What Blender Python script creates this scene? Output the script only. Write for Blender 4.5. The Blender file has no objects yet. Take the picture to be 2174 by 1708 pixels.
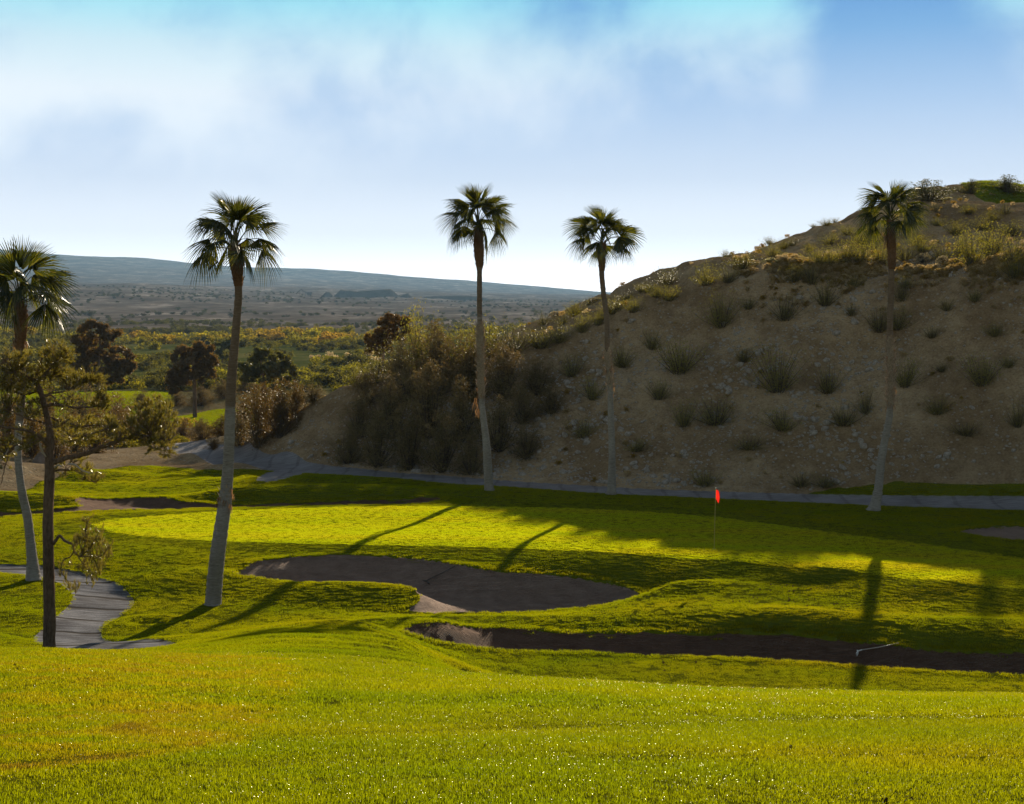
import bpy, bmesh, math, random
import numpy as np
from mathutils import Vector, Matrix, Quaternion

R = math.radians
rng = np.random.default_rng(7)
random.seed(7)
SC = bpy.context.scene
COL = SC.collection

# ------------------------------------------------------------------ camera, sky, sun, exposure
F = 2987.0          # focal length in units of a 2174-wide picture
CU, HV = 1087.0, 640.0   # picture column of the view axis, row of the eye level
HC = 9.1            # height of the eye above the putting green
cam_data = bpy.data.cameras.new("camera")
cam_data.sensor_fit = 'HORIZONTAL'
cam_data.sensor_width = 36.0
cam_data.lens = 36.0 * F / 2174.0
cam_data.shift_y = -(854.0 - HV) / 2174.0
cam_data.clip_start = 0.2
cam_data.clip_end = 40000
cam = bpy.data.objects.new("camera", cam_data)
COL.objects.link(cam)
cam.location = (0, 0, HC)
cam.rotation_euler = (R(90), 0, 0)
SC.camera = cam

SUN_AZ, SUN_EL = 17.0, 19.0
EXPOSURE = 1.0
SUN_DIR = Vector((math.sin(R(SUN_AZ)) * math.cos(R(SUN_EL)), math.cos(R(SUN_AZ)) * math.cos(R(SUN_EL)), math.sin(R(SUN_EL))))
SC.view_settings.view_transform = 'Standard'
SC.view_settings.look = 'None'
SC.view_settings.exposure = EXPOSURE
SC.view_settings.gamma = 1.0
SC.view_settings.use_curve_mapping = False

sun_data = bpy.data.lights.new("sun", 'SUN')
sun_data.energy = 4.6
sun_data.angle = R(0.6)
sun_data.color = (1.0, 0.86, 0.64)
sun = bpy.data.objects.new("sun", sun_data)
COL.objects.link(sun)
sun.location = SUN_DIR * 400
sun.rotation_euler = SUN_DIR.to_track_quat('Z', 'Y').to_euler()


def lin(r, g, b):
    f = lambda c: c / 12.92 if c <= 0.04045 else ((c + 0.055) / 1.055) ** 2.4
    return (f(r / 255.0), f(g / 255.0), f(b / 255.0))


class NT:
    """small node tree builder"""
    def __init__(self, tree):
        self.t = tree
        self.t.nodes.clear()

    def n(self, kind, **kw):
        nd = self.t.nodes.new(kind)
        for k, v in kw.items():
            if k.startswith('i_'):
                key = k[2:]
                key = int(key) if key.isdigit() else key.replace('_', ' ')
                s = nd.inputs[key]
                self.put(s, v)
            else:
                setattr(nd, k, v)
        return nd

    def put(self, s, v):
        if isinstance(v, bpy.types.NodeSocket):
            self.t.links.new(v, s)
        elif isinstance(v, bpy.types.Node):
            self.t.links.new(v.outputs[0], s)
        else:
            if isinstance(v, (tuple, list)) and s.type == 'RGBA' and len(v) == 3:
                v = (*v, 1.0)
            s.default_value = v

    def math(self, op, a, b=None, c=None, clamp=False):
        nd = self.t.nodes.new('ShaderNodeMath')
        nd.operation = op
        nd.use_clamp = clamp
        for i, v in enumerate((a, b, c)):
            if v is not None:
                self.put(nd.inputs[i], v)
        return nd.outputs[0]

    def mix(self, fac, a, b, mode='MIX'):
        nd = self.t.nodes.new('ShaderNodeMix')
        nd.data_type = 'RGBA'
        nd.blend_type = mode
        nd.clamp_factor = True
        self.put(nd.inputs[0], fac)
        self.put(nd.inputs[6], a)
        self.put(nd.inputs[7], b)
        return nd.outputs[2]

    def ramp(self, fac, stops, interp='LINEAR'):
        nd = self.t.nodes.new('ShaderNodeValToRGB')
        nd.color_ramp.interpolation = interp
        e = nd.color_ramp.elements
        while len(e) > 1:
            e.remove(e[-1])
        for i, (p, c) in enumerate(stops):
            el = e[0] if i == 0 else e.new(p)
            el.position = p
            el.color = (*c, 1.0) if len(c) == 3 else c
        self.put(nd.inputs[0], fac)
        return nd.outputs[0]

    def noise(self, vec, scale, detail=4, rough=0.55, dist=0.0):
        nd = self.t.nodes.new('ShaderNodeTexNoise')
        nd.inputs['Scale'].default_value = scale
        nd.inputs['Detail'].default_value = detail
        nd.inputs['Roughness'].default_value = rough
        nd.inputs['Distortion'].default_value = dist
        if vec is not None:
            self.put(nd.inputs['Vector'], vec)
        return nd.outputs['Fac']

    def mapping(self, vec, scale=(1, 1, 1), loc=(0, 0, 0), rot=(0, 0, 0)):
        nd = self.t.nodes.new('ShaderNodeMapping')
        nd.inputs['Scale'].default_value = scale
        nd.inputs['Location'].default_value = loc
        nd.inputs['Rotation'].default_value = rot
        self.put(nd.inputs['Vector'], vec)
        return nd.outputs[0]

    def smooth(self, x, a, b):
        nd = self.t.nodes.new('ShaderNodeMapRange')
        nd.interpolation_type = 'SMOOTHSTEP'
        self.put(nd.inputs[0], x)
        nd.inputs[1].default_value = a
        nd.inputs[2].default_value = b
        return nd.outputs[0]


world = bpy.data.worlds.new("World")
SC.world = world
world.use_nodes = True
SKY_STRENGTH = 0.1


def build_world():
    w = NT(world.node_tree)
    sky = w.n('ShaderNodeTexSky', sky_type='NISHITA', sun_disc=False)
    sky.sun_elevation = R(SUN_EL)
    sky.sun_rotation = R(SUN_AZ)
    sky.altitude = 300
    sky.dust_density = 1.0
    K = 1.0 / (2 ** EXPOSURE) / SKY_STRENGTH
    c = lambda *rgb: tuple(x * K for x in lin(*rgb))
    tc = w.n('ShaderNodeTexCoord').outputs['Generated']
    sep = w.n('ShaderNodeSeparateXYZ', i_0=tc)
    x, y, z = sep.outputs
    az = w.math('ARCTAN2', x, y)                      # bearing from the view axis
    h = w.math('SQRT', w.math('ADD', w.math('MULTIPLY', x, x), w.math('MULTIPLY', y, y)))
    el = w.math('ARCTAN2', z, h)                      # elevation
    comb = w.n('ShaderNodeCombineXYZ', i_0=az, i_1=el)
    # clear evening sky: pale at the horizon, deeper blue upward
    clear = w.ramp(w.math('MULTIPLY', el, 1 / 0.24, clamp=True), [
        (0.0, tuple(2.1 * q for q in c(255, 250, 250))), (0.10, tuple(1.6 * q for q in c(252, 250, 252))), (0.20, tuple(1.2 * q for q in c(243, 245, 252))), (0.36, tuple(1.05 * q for q in c(216, 228, 247))), (0.58, c(178, 206, 241)),
        (0.78, c(128, 178, 228)), (1.0, c(72, 142, 212))])
    # soft cloud sheet
    n1 = w.noise(w.mapping(comb, scale=(1.0, 1.15, 1)), 9.0, 6, 0.52, 0.3)
    n2 = w.noise(w.mapping(comb, scale=(1, 1, 1), loc=(3, 1, 0)), 26.0, 4, 0.5, 0.2)
    n3 = w.noise(w.mapping(comb, scale=(1, 1, 1), loc=(7, 2, 0)), 4.2, 2, 0.5)
    n = w.math('ADD', w.math('MULTIPLY', n1, 1.05), w.math('ADD', w.math('MULTIPLY', n2, 0.34), w.math('MULTIPLY', n3, 0.22)))
    # the sheet hangs lowest in the left and thins to the right, with a clear lane
    base = w.math('ADD', 0.066, w.math('MULTIPLY', w.math('ADD', az, 0.36), 0.098))
    up = w.smooth(w.math('SUBTRACT', el, base), -0.06, 0.085)
    lane = w.math('DIVIDE', w.math('SUBTRACT', az, 0.262), 0.047)
    lane = w.math('POWER', 2.718, w.math('MULTIPLY', -1.0, w.math('MULTIPLY', lane, lane)))
    gap2 = w.math('DIVIDE', w.math('SUBTRACT', az, 0.045), 0.05)
    gap2 = w.math('MULTIPLY', w.math('POWER', 2.718, w.math('MULTIPLY', -1.0, w.math('MULTIPLY', gap2, gap2))), w.smooth(el, 0.14, 0.22))
    dens = w.math('SUBTRACT', w.math('ADD', n, w.math('MULTIPLY', up, 0.50)), w.math('ADD', w.math('MULTIPLY', lane, 0.75), w.math('MULTIPLY', gap2, 0.16)))
    mask = w.math('MULTIPLY', w.smooth(dens, 0.86, 1.42), up)
    ccol = w.ramp(w.math('MULTIPLY', el, 1 / 0.24, clamp=True), [
        (0.0, tuple(1.5 * q for q in c(252, 253, 255))), (0.35, tuple(1.18 * q for q in c(246, 251, 255))), (0.60, tuple(1.06 * q for q in c(240, 248, 254))), (0.74, c(216, 242, 252)), (0.88, c(160, 234, 249)), (1.0, c(122, 216, 244))])
    low = w.mix(w.math('MULTIPLY', mask, 0.94), clear, ccol)
    # the measured band near the horizon passes into the Nishita sky above
    hi = w.mix(1.0, sky.outputs[0], (0.80, 0.66, 0.50), 'MULTIPLY')
    f = w.smooth(el, 0.26, 0.55)
    fr = w.math('SUBTRACT', 1.0, w.smooth(w.math('ABSOLUTE', az), 0.7, 1.5))
    f = w.math('SUBTRACT', 1.0, w.math('MULTIPLY', w.math('SUBTRACT', 1.0, f), fr))
    colr = w.mix(f, low, hi)
    bg = w.n('ShaderNodeBackground', i_0=colr, i_1=SKY_STRENGTH)
    out = w.n('ShaderNodeOutputWorld', i_0=bg.outputs[0])


build_world()
SC.cycles.max_bounces = 6
SC.cycles.diffuse_bounces = 2
SC.cycles.glossy_bounces = 2
SC.cycles.transmission_bounces = 3
SC.cycles.transparent_max_bounces = 4
SC.cycles.volume_bounces = 0
SC.cycles.use_denoising = True
SC.cycles.denoiser = 'OPENIMAGEDENOISE'
SC.cycles.denoising_input_passes = 'RGB_ALBEDO_NORMAL'
SC.cycles.denoising_prefilter = 'ACCURATE'
SC.cycles.sample_clamp_indirect = 1.2
SC.cycles.sample_clamp_direct = 6.0


# ------------------------------------------------------------------ helpers
def w3(u, v, D):
    return np.array([(u - CU) / F * D, D, HC - (v - HV) / F * D])


def wV(u, v, D):
    return Vector(((u - CU) / F * D, D, HC - (v - HV) / F * D))


def tag(o, label=None, cat=None, group=None, kind=None):
    if label: o['label'] = label
    if cat: o['category'] = cat
    if group: o['group'] = group
    if kind: o['kind'] = kind
    return o


def mesh_obj(name, verts, faces, mats, parent=None, smooth=True, midx=None):
    """link vertices and faces as ONE mesh object"""
    me = bpy.data.meshes.new(name)
    if isinstance(verts, np.ndarray) and isinstance(faces, np.ndarray):
        nv, (nf, k) = len(verts), faces.shape
        me.vertices.add(nv)
        me.vertices.foreach_set('co', verts.astype(np.float32).ravel())
        me.loops.add(nf * k)
        me.loops.foreach_set('vertex_index', faces.astype(np.int32).ravel())
        me.polygons.add(nf)
        me.polygons.foreach_set('loop_start', np.arange(0, nf * k, k, dtype=np.int32))
        me.update(calc_edges=True)
    else:
        me.from_pydata([tuple(v) for v in verts], [], [tuple(f) for f in faces])
    if not isinstance(mats, (list, tuple)): mats = [mats]
    for m in mats: me.materials.append(m)
    if midx is not None: me.polygons.foreach_set('material_index', np.asarray(midx, dtype=np.int32))
    me.polygons.foreach_set('use_smooth', np.full(len(me.polygons), smooth, dtype=bool))
    me.update()
    o = bpy.data.objects.new(name, me)
    COL.objects.link(o)
    if parent: o.parent = parent
    return o


def empty(name, loc, label, cat, group=None):
    o = bpy.data.objects.new(name, None)
    o.empty_display_size = 0.3
    COL.objects.link(o)
    o.location = loc
    return tag(o, label, cat, group)


def copy_tree(o):
    c = o.copy()
    COL.objects.link(c)
    for ch in list(o.children):
        d = ch.copy()
        COL.objects.link(d)
        d.parent = c
        for g in list(ch.children):
            e = g.copy()
            COL.objects.link(e)
            e.parent = d
    return c


def hash2(ix, iy, s):
    n = (ix.astype(np.int64) * 374761393 + iy.astype(np.int64) * 668265263 + s * 1442695041) & 0x7fffffff
    n = ((n ^ (n >> 13)) * 1274126177) & 0x7fffffff
    return ((n ^ (n >> 16)) & 0xffff) / 65535.0


def vnoise(x, y, s=0):
    ix, iy = np.floor(x), np.floor(y)
    fx, fy = x - ix, y - iy
    fx, fy = fx * fx * (3 - 2 * fx), fy * fy * (3 - 2 * fy)
    a, b = hash2(ix, iy, s), hash2(ix + 1, iy, s)
    c, d = hash2(ix, iy + 1, s), hash2(ix + 1, iy + 1, s)
    return (a * (1 - fx) + b * fx) * (1 - fy) + (c * (1 - fx) + d * fx) * fy - 0.5


def fbm(x, y, s=0, octv=4, gain=0.5):
    t, a = 0, 1.0
    for i in range(octv):
        t = t + a * vnoise(x * 2 ** i, y * 2 ** i, s + i * 17)
        a *= gain
    return t


def sstep(x, a, b):
    t = np.clip((x - a) / (b - a), 0, 1)
    return t * t * (3 - 2 * t)


# ------------------------------------------------------------------ terrain: control lines (column, row, distance) read off the place
LV = [
    # foreground hump: see PROF
    [(-300, 1708, 7), (2474, 1708, 7)],
    [(780, 1323, 38.8), (850, 1349, 38.8), (920, 1372, 39.2)],
    [(340, 1356, 38), (450, 1350, 36.5), (600, 1337, 37), (720, 1326, 38), (850, 1313, 41.5), (1000, 1311, 43.5), (1200, 1308, 44.2), (1400, 1306, 43.3), (1650, 1303, 42.6), (1800, 1309, 42.6), (1950, 1322, 41.8), (2174, 1355, 40.2), (2474, 1390, 39.4)],
    # slope in front of the near bunker
    [(980, 1397, 38), (1087, 1410, 38.6), (1500, 1430, 38.2), (1800, 1445, 37.7), (2174, 1457, 37.3), (2474, 1465, 37)],
    [(1087, 1438, 37.2), (1500, 1462, 36.8), (1800, 1472, 36.4), (2174, 1474, 36.3), (2474, 1480, 36)],
    [(860, 1346, 39.6), (939, 1373, 39.3), (1087, 1380, 40.2), (1500, 1399, 39.8), (1800, 1416, 39.2), (2174, 1437, 38.4), (2474, 1455, 38)],
    [(870, 1332, 40.6), (1000, 1332, 42.3), (1200, 1341, 42.8), (1400, 1343, 42.2), (1650, 1348, 41.9), (1800, 1356, 41.8), (1900, 1371, 41.0), (1977, 1379, 40.6), (2174, 1387, 39.7), (2474, 1405, 39.0)],
    # big bunker
    [(486, 1215, 48.4), (528, 1195, 50), (640, 1180, 51.4), (784, 1180, 51.5), (917, 1191, 50.9), (1019, 1211, 49.8), (1182, 1221, 49.6), (1315, 1242, 48.8), (1361, 1260, 48)],
    [(1355, 1273, 47.3), (1293, 1286, 46.8), (1204, 1297, 46.4), (1116, 1304, 46.2), (996, 1306, 45.7), (895, 1307, 45.4), (864, 1300, 45.5)],
    [(519, 1229, 47.6), (563, 1237, 47.3), (674, 1237, 47.4), (762, 1238, 47.3), (828, 1245, 47.2), (873, 1260, 46.9), (888, 1277, 46.4)],
    [(451, 1283, 45), (500, 1290, 44.8), (600, 1290, 45.2), (700, 1290, 45.4), (800, 1290, 45.6), (850, 1309, 44.2)],
    [(600, 1325, 43), (720, 1318, 43.3)],
    # green
    [(-200, 1125, 55), (67, 1116, 57), (200, 1101, 58.8), (300, 1089, 60.3), (396, 1084, 61), (640, 1076, 62.1), (900, 1072, 62.7), (1066, 1073, 62.6), (1246, 1076, 62.2), (1414, 1085, 61), (1508, 1092, 60.1), (1658, 1111, 57.7), (1808, 1131, 55.4), (1996, 1154, 52.9), (2174, 1180, 50.4), (2474, 1215, 47.3)],
    [(300, 1125, 56), (700, 1115, 57.3), (1100, 1115, 57.3), (1400, 1130, 55.5), (1700, 1155, 52.9), (2000, 1190, 49.6)],
    [(218, 1144, 54), (377, 1148, 53.5), (629, 1157, 52.6), (895, 1161, 52.3), (1116, 1165, 51.9), (1357, 1178, 50.6), (1489, 1189, 49.6), (1620, 1199, 48.8), (1733, 1212, 47.7), (1846, 1218, 47.3), (2015, 1238, 45.6), (2174, 1255, 44.4), (2474, 1290, 42)],
    [(1400, 1192, 50), (1500, 1204, 49), (1620, 1213, 48.3), (1720, 1225, 47.5), (1900, 1236, 46.3), (2040, 1250, 45.2), (2174, 1270, 43.9)],
    [(1430, 1240, 47.0), (1500, 1250, 46.4), (1700, 1264, 45.6), (1900, 1278, 44.6), (2050, 1288, 43.7), (2174, 1308, 42.5)],
    [(1480, 1280, 44.8), (1700, 1288, 44.2), (1900, 1303, 43.2)],
    # left slope and the near path
    [(330, 1175, 51)], [(330, 1210, 48.8), (450, 1200, 49.5)], [(330, 1250, 46.8)], [(400, 1310, 43.5)], [(330, 1330, 42)],
    [(-200, 1165, 52), (120, 1165, 52)], [(-200, 1180, 50.8), (0, 1180, 50.8), (150, 1185, 50.6)],
    [(-200, 1196, 50), (0, 1198, 49.8), (100, 1202, 49.5), (210, 1225, 48.3), (275, 1258, 46.6), (284, 1275, 45.6), (238, 1315, 43), (205, 1360, 40)],
    [(-200, 1210, 48.8), (0, 1213, 48.6), (90, 1224, 48), (147, 1250, 46.5), (157, 1267, 45.5), (143, 1289, 44.2), (93, 1327, 41.6), (60, 1361, 39.5)],
    [(73, 1229, 47.3), (30, 1240, 46.6), (-200, 1250, 45)], [(-200, 1300, 42.5), (0, 1300, 42.5)], [(-200, 1350, 39), (0, 1350, 39.4)],
    [(322, 1354, 38.3), (348, 1372, 36.7), (258, 1380, 36.2), (179, 1380, 36.4)],
    # behind the green
    [(1066, 1060, 64.5), (1250, 1062, 64.2), (1400, 1066, 63.5), (1600, 1080, 61.8), (1800, 1092, 60.2), (2000, 1110, 57.8), (2174, 1135, 55), (2474, 1160, 52.3)],
    [(2474, 1088, 60.6), (2174, 1080, 62), (1855, 1070, 63.5), (1500, 1058, 65), (1300, 1050, 66), (1040, 1032, 68.5), (850, 1018, 70.5), (700, 1008, 73), (640, 1003, 75), (540, 988, 79), (470, 970, 85), (400, 962, 88)],
    [(-200, 1110, 58), (0, 1100, 59.5), (185, 1089, 60.9), (377, 1083, 61.9)],
    [(100, 1089, 61.5), (300, 1068, 64.5), (390, 1068, 64.5)], [(232, 1060, 65.6), (315, 1055, 66.5)],
    [(-200, 1047, 64.2), (0, 1047, 64.2), (60, 1048, 64.2), (120, 1058, 63.8), (175, 1077, 62.6)], [(-200, 1090, 62.4), (0, 1089, 62.4), (100, 1086, 62.4)],
    [(395, 1064, 65), (440, 1050, 65.4), (500, 1034, 65.7), (560, 1030, 65.9), (640, 1031, 65.8), (750, 1037, 65.4), (850, 1044, 65.4), (930, 1052, 65)],
    [(464, 1077, 63.5), (560, 1072, 64), (700, 1069, 64.1), (850, 1062, 64.7)],
    [(300, 1052, 67.5), (400, 1050, 67.5)], [(300, 1020, 72.5), (500, 1015, 73.5)],
    [(60, 1040, 69), (120, 1020, 73), (199, 998, 77.5), (298, 989, 79.5), (364, 988, 80.5), (464, 995, 78)],
    [(-200, 1014, 71), (0, 1014, 71), (60, 1016, 71.5)], [(-200, 985, 73), (0, 985, 73), (110, 988, 75)], [(-200, 966, 80), (0, 966, 80), (150, 978, 81), (250, 975, 83), (300, 965, 86)], [(470, 935, 97), (400, 940, 96), (330, 955, 91), (100, 965, 88), (-200, 970, 88)],
]
# the same with heights instead of rows: (column, height, distance), mostly ground hidden behind crests
LZ = [
    [(450, -.35, 39.5), (600, -.35, 40), (720, -.45, 40.8)],
    [(600, -.8, 48.7), (700, -.8, 48.8), (850, -.85, 48.3)], [(600, .1, 70), (750, .1, 69.5), (900, .1, 68.5)],
    [(-300, 8.35, 0), (300, 8.35, 0)],
    # valley behind the spur
    [(-400, -2.2, 112), (500, -2.4, 112), (900, -1.5, 110), (1150, .5, 112), (1350, 3.0, 114)],
    [(-400, -3.2, 140), (500, -3.6, 140), (900, -3.8, 140), (1200, -2.5, 145), (1450, 2, 150)],
    [(-400, -4, 200), (400, -4, 200), (900, -4.2, 200), (1300, -3.5, 200)],
]
WP = [(0, 0, 7.5), (-9, 0, 7.6), (9, 0, 7.5), (0, -7, 8.4), (-12, -7, 8.4), (12, -7, 8.3), (-18, 12, 5.6), (18, 12, 5.5), (-24, 25, 3), (24, 25, 1.5), (-30, 40, 0), (30, 40, -1), (-34, 55, 0), (36, 56, 0.2)]
FOOT = [(2900, 0.1, 59), (2474, 0.05, 61.5), (2174, 0.02, 63.2), (1855, .02, 65), (1500, .02, 67.6), (1300, .03, 69), (1040, .1, 71.8), (850, .12, 74.2), (700, .1, 77.2), (640, .05, 79.2), (560, -.05, 83)]
CREST = [(2900, 598, 67), (2600, 597, 70.5), (2350, 590, 72), (2174, 587, 74.2), (2065, 585, 76.5), (1940, 582, 79.6), (1850, 580, 81.5), (1720, 585, 81.5), (1615, 588, 83), (1560, 577, 85.3), (1505, 563, 88.2), (1430, 595, 88), (1355, 630, 87.7), (1250, 655, 87), (1150, 697, 87.5), (1050, 738, 87.5), (900, 772, 87), (800, 800, 86.5), (720, 826, 85.5), (660, 855, 85), (610, 885, 86), (560, 915, 88.5)]
LV.append(CREST)
LV += [[(1600, 535, 93), (1700, 500, 105), (1800, 455, 116), (1900, 412, 126), (1970, 404, 131), (2070, 414, 134), (2174, 418, 138), (2400, 400, 148), (2900, 360, 160)],
       [(1720, 540, 93), (1850, 525, 95), (2000, 520, 95), (2174, 520, 94), (2500, 520, 90)],
       [(1850, 470, 110), (2000, 455, 112), (2174, 450, 115), (2500, 440, 118)], [(1960, 425, 122), (2050, 430, 123), (2174, 430, 126), (2350, 425, 128), (2600, 415, 130)]]
LZ += [[(1500, 7, 112), (1700, 10, 128), (1900, 14, 150), (2100, 17, 165), (2500, 20, 180), (2900, 22, 190)],
       [(1500, 0, 150), (1700, 3, 175), (2000, 8, 200), (2500, 12, 215), (2900, 14, 220)]]


# heights of the foreground along columns, at these distances
PD = [10, 12, 14, 16, 18, 20, 22, 24, 26, 28, 30, 32, 34, 36]
PROF = {
    -300: [5.96, 5.53, 5.13, 4.76, 4.40, 3.99, 3.57, 3.14, 2.65, 2.15, 1.65, 1.15, .64, .15],
    104: [5.96, 5.53, 5.13, 4.76, 4.40, 3.99, 3.57, 3.14, 2.65, 2.15, 1.65, 1.17, .68, .15],
    200: [5.96, 5.53, 5.12, 4.75, 4.38, 3.97, 3.54, 3.10, 2.62, 2.10, 1.58, 1.07, .58, .13],
    300: [5.96, 5.53, 5.12, 4.74, 4.36, 3.95, 3.52, 3.08, 2.60, 2.08, 1.55, 1.05, .58, .16],
    450: [5.95, 5.52, 5.11, 4.72, 4.32, 3.92, 3.50, 3.05, 2.60, 2.15, 1.72, 1.30, .88, .50],
    600: [5.95, 5.50, 5.09, 4.70, 4.28, 3.88, 3.47, 3.06, 2.65, 2.25, 1.88, 1.50, 1.12, .70],
    720: [5.95, 5.49, 5.08, 4.68, 4.25, 3.84, 3.44, 3.03, 2.62, 2.22, 1.84, 1.47, 1.12, .76],
    850: [5.94, 5.48, 5.07, 4.66, 4.20, 3.78, 3.36, 2.93, 2.50, 2.08, 1.67, 1.28, .90, .50],
    920: [5.94, 5.48, 5.07, 4.66, 4.20, 3.76, 3.30, 2.82, 2.33, 1.85, 1.36, .88, .47, .10],
    980: [5.93, 5.47, 5.07, 4.66, 4.21, 3.74, 3.23, 2.67, 2.10, 1.55, 1.02, .50, .02, -.20],
    1087: [5.93, 5.46, 5.08, 4.68, 4.22, 3.72, 3.19, 2.60, 1.95, 1.30, .65, .10, -.35, -.62],
    1300: [5.94, 5.48, 5.08, 4.66, 4.18, 3.66, 3.10, 2.42, 1.60, .75, .0, -.6, -.9, -.93],
    1500: [5.94, 5.48, 5.06, 4.62, 4.12, 3.57, 2.98, 2.25, 1.35, .40, -.45, -1.0, -1.2, -1.02],
    1800: [5.93, 5.47, 5.03, 4.58, 4.07, 3.53, 2.90, 2.12, 1.22, .30, -.5, -1.0, -1.2, -1.04],
    2174: [5.93, 5.47, 5.02, 4.56, 4.04, 3.50, 2.85, 2.05, 1.15, .25, -.5, -1.0, -1.2, -1.06],
    2474: [5.93, 5.47, 5.02, 4.56, 4.04, 3.50, 2.85, 2.05, 1.15, .25, -.5, -1.0, -1.2, -1.06]}


def controls():
    P = [((u - CU) / F * d, d, z) for u, zz in PROF.items() for d, z in zip(PD, zz)]

    def run(line, zmode):
        for i in range(len(line)):
            if i:
                a, b = np.array(line[i - 1], float), np.array(line[i], float)
                k = max(1, int(round(abs(b[0] - a[0]) / 130)))
            else:
                a = b = np.array(line[0], float)
                k = 1
            for j in range(1, k + 1):
                p = a + (b - a) * j / k
                P.append((((p[0] - CU) / F * p[2]), p[2], p[1]) if zmode else tuple(w3(*p)))
    for l in LV: run(l, False)
    for l in LZ: run(l, True)
    run([(u, z, d) for u, z, d in FOOT], True)
    fu = np.array(FOOT)[::-1]
    for u, v, D in CREST:
        if u < 600: continue
        fz, fd = np.interp(u, fu[:, 0], fu[:, 1]), np.interp(u, fu[:, 0], fu[:, 2])
        cz = w3(u, v, D)[2]
        for s in (0.33, 0.67):
            d = fd + (D - fd) * s
            P.append(((u - CU) / F * d, d, fz + (cz - fz) * s ** 1.12))
    P += WP
    P = np.array(P)
    keep = []
    for i in range(len(P)):
        q = P[keep][:, :2] if keep else np.zeros((0, 2))
        if len(q) == 0 or np.min(np.hypot((q[:, 0] - P[i, 0]) * .4, q[:, 1] - P[i, 1])) > 0.12:
            keep.append(i)
    return P[keep]


AX = 0.4
CP = controls()
_q = CP[:, :2] * [AX, 1]
_d = np.hypot(_q[:, None, 0] - _q[None, :, 0], _q[:, None, 1] - _q[None, :, 1])
_dn = np.sort(_d + np.eye(len(_q)) * 1e9, axis=1)[:, :3].mean(1)
_c2 = (np.clip(_dn * 0.55, 0.15, 8)) ** 2
_A = np.sqrt(_d ** 2 + _c2[None, :])
_Pm = np.c_[np.ones(len(_q)), _q / 50.0]
_M = np.block([[_A + np.eye(len(_q)) * 1e-4, _Pm], [_Pm.T, np.zeros((3, 3))]])
_W = np.linalg.lstsq(_M, np.r_[CP[:, 2], np.zeros(3)], rcond=1e-10)[0]


def near_z(x, y):
    x, y = np.atleast_1d(np.asarray(x, float)), np.atleast_1d(np.asarray(y, float))
    out = np.empty(len(x))
    for i in range(0, len(x), 20000):
        a, b = x[i:i + 20000] * AX, y[i:i + 20000]
        r = np.sqrt((a[:, None] - _q[None, :, 0]) ** 2 + (b[:, None] - _q[None, :, 1]) ** 2 + _c2[None, :])
        out[i:i + 20000] = r @ _W[:-3] + _W[-3] + a / 50 * _W[-2] + b / 50 * _W[-1]
    return out


FAR_D = [150, 210, 300, 450, 650, 1000, 1500, 2200, 3000, 4500, 6500, 8000, 9500]
FU = [-1500, 0, 300, 600, 900, 1200, 1500, 3500]
FAR_Z = {150: [-3.7] * 8, 210: [-4.2] * 8, 300: [-5] * 8, 450: [-6] * 8, 650: [-6] * 8}
FAR_V = {1000: [686, 686, 688, 690, 690, 688, 686, 686], 1500: [652, 654, 656, 660, 664, 664, 664, 664],
         2200: [612, 612, 618, 634, 644, 648, 648, 648], 3000: [603, 603, 607, 622, 634, 640, 642, 642], 4500: [600, 601, 603, 612, 622, 632, 638, 640],
         6500: [555, 560, 575, 592, 606, 622, 634, 640], 8000: [522, 529, 549, 571, 590, 613, 632, 640], 9500: [540, 545, 560, 582, 600, 620, 636, 640]}


def far_z(x, y):
    u = x / np.maximum(y, 1) * F + CU
    T = np.array([[FAR_Z[d][k] if d in FAR_Z else HC - (FAR_V[d][k] - HV) / F * d for k in range(8)] for d in FAR_D])
    zc = np.array([np.interp(u, FU, T[i]) for i in range(len(FAR_D))])
    ld = np.log(np.maximum(y, 150))
    L = np.log(np.array(FAR_D, float))
    j = np.clip(np.searchsorted(L, ld) - 1, 0, len(L) - 2)
    t = np.clip((ld - L[j]) / (L[j + 1] - L[j]), 0, 1)
    idx = np.arange(len(u))
    z = zc[j, idx] * (1 - t) + zc[j + 1, idx] * t
    amp = np.interp(y, [150, 500, 1000, 3000, 6000, 9500], [.1, .5, 3.2, 9, 26, 16])
    s = np.maximum(y, 150) * 0.05
    rid = fbm(x / 70.0, y / 150.0, 3, 4) * (y < 5000) + 0 * s
    big = fbm(x / 520.0 + 3, y / 900.0, 9, 4)
    return z + amp * (rid * 0.9 * np.interp(y, [2500, 4500], [1, 0]) + big * np.interp(y, [1500, 4000], [0.3, 1.0]))


def poly(pts, n=4):
    """closed plan outline from (column, row, distance) points, rounded by two corner cuts"""
    p = np.array([w3(*q)[:2] if len(q) == 3 else q for q in pts], float)
    for _ in range(n - 2):
        a, b = p, np.roll(p, -1, 0)
        p = np.stack([a * .75 + b * .25, a * .25 + b * .75], 1).reshape(-1, 2)
    return p


def ribbon(pts, width):
    """closed plan outline of a path along (column, row, distance) points"""
    p = np.array([w3(*q)[:2] for q in pts], float)
    for _ in range(2):
        q = np.stack([p[:-1] * .75 + p[1:] * .25, p[:-1] * .25 + p[1:] * .75], 1).reshape(-1, 2)
        p = np.vstack([p[:1], q, p[-1:]])
    t = np.gradient(p, axis=0)
    t /= np.linalg.norm(t, axis=1)[:, None]
    nrm = np.c_[-t[:, 1], t[:, 0]]
    return np.vstack([p + nrm * width / 2, (p - nrm * width / 2)[::-1]])


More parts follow.
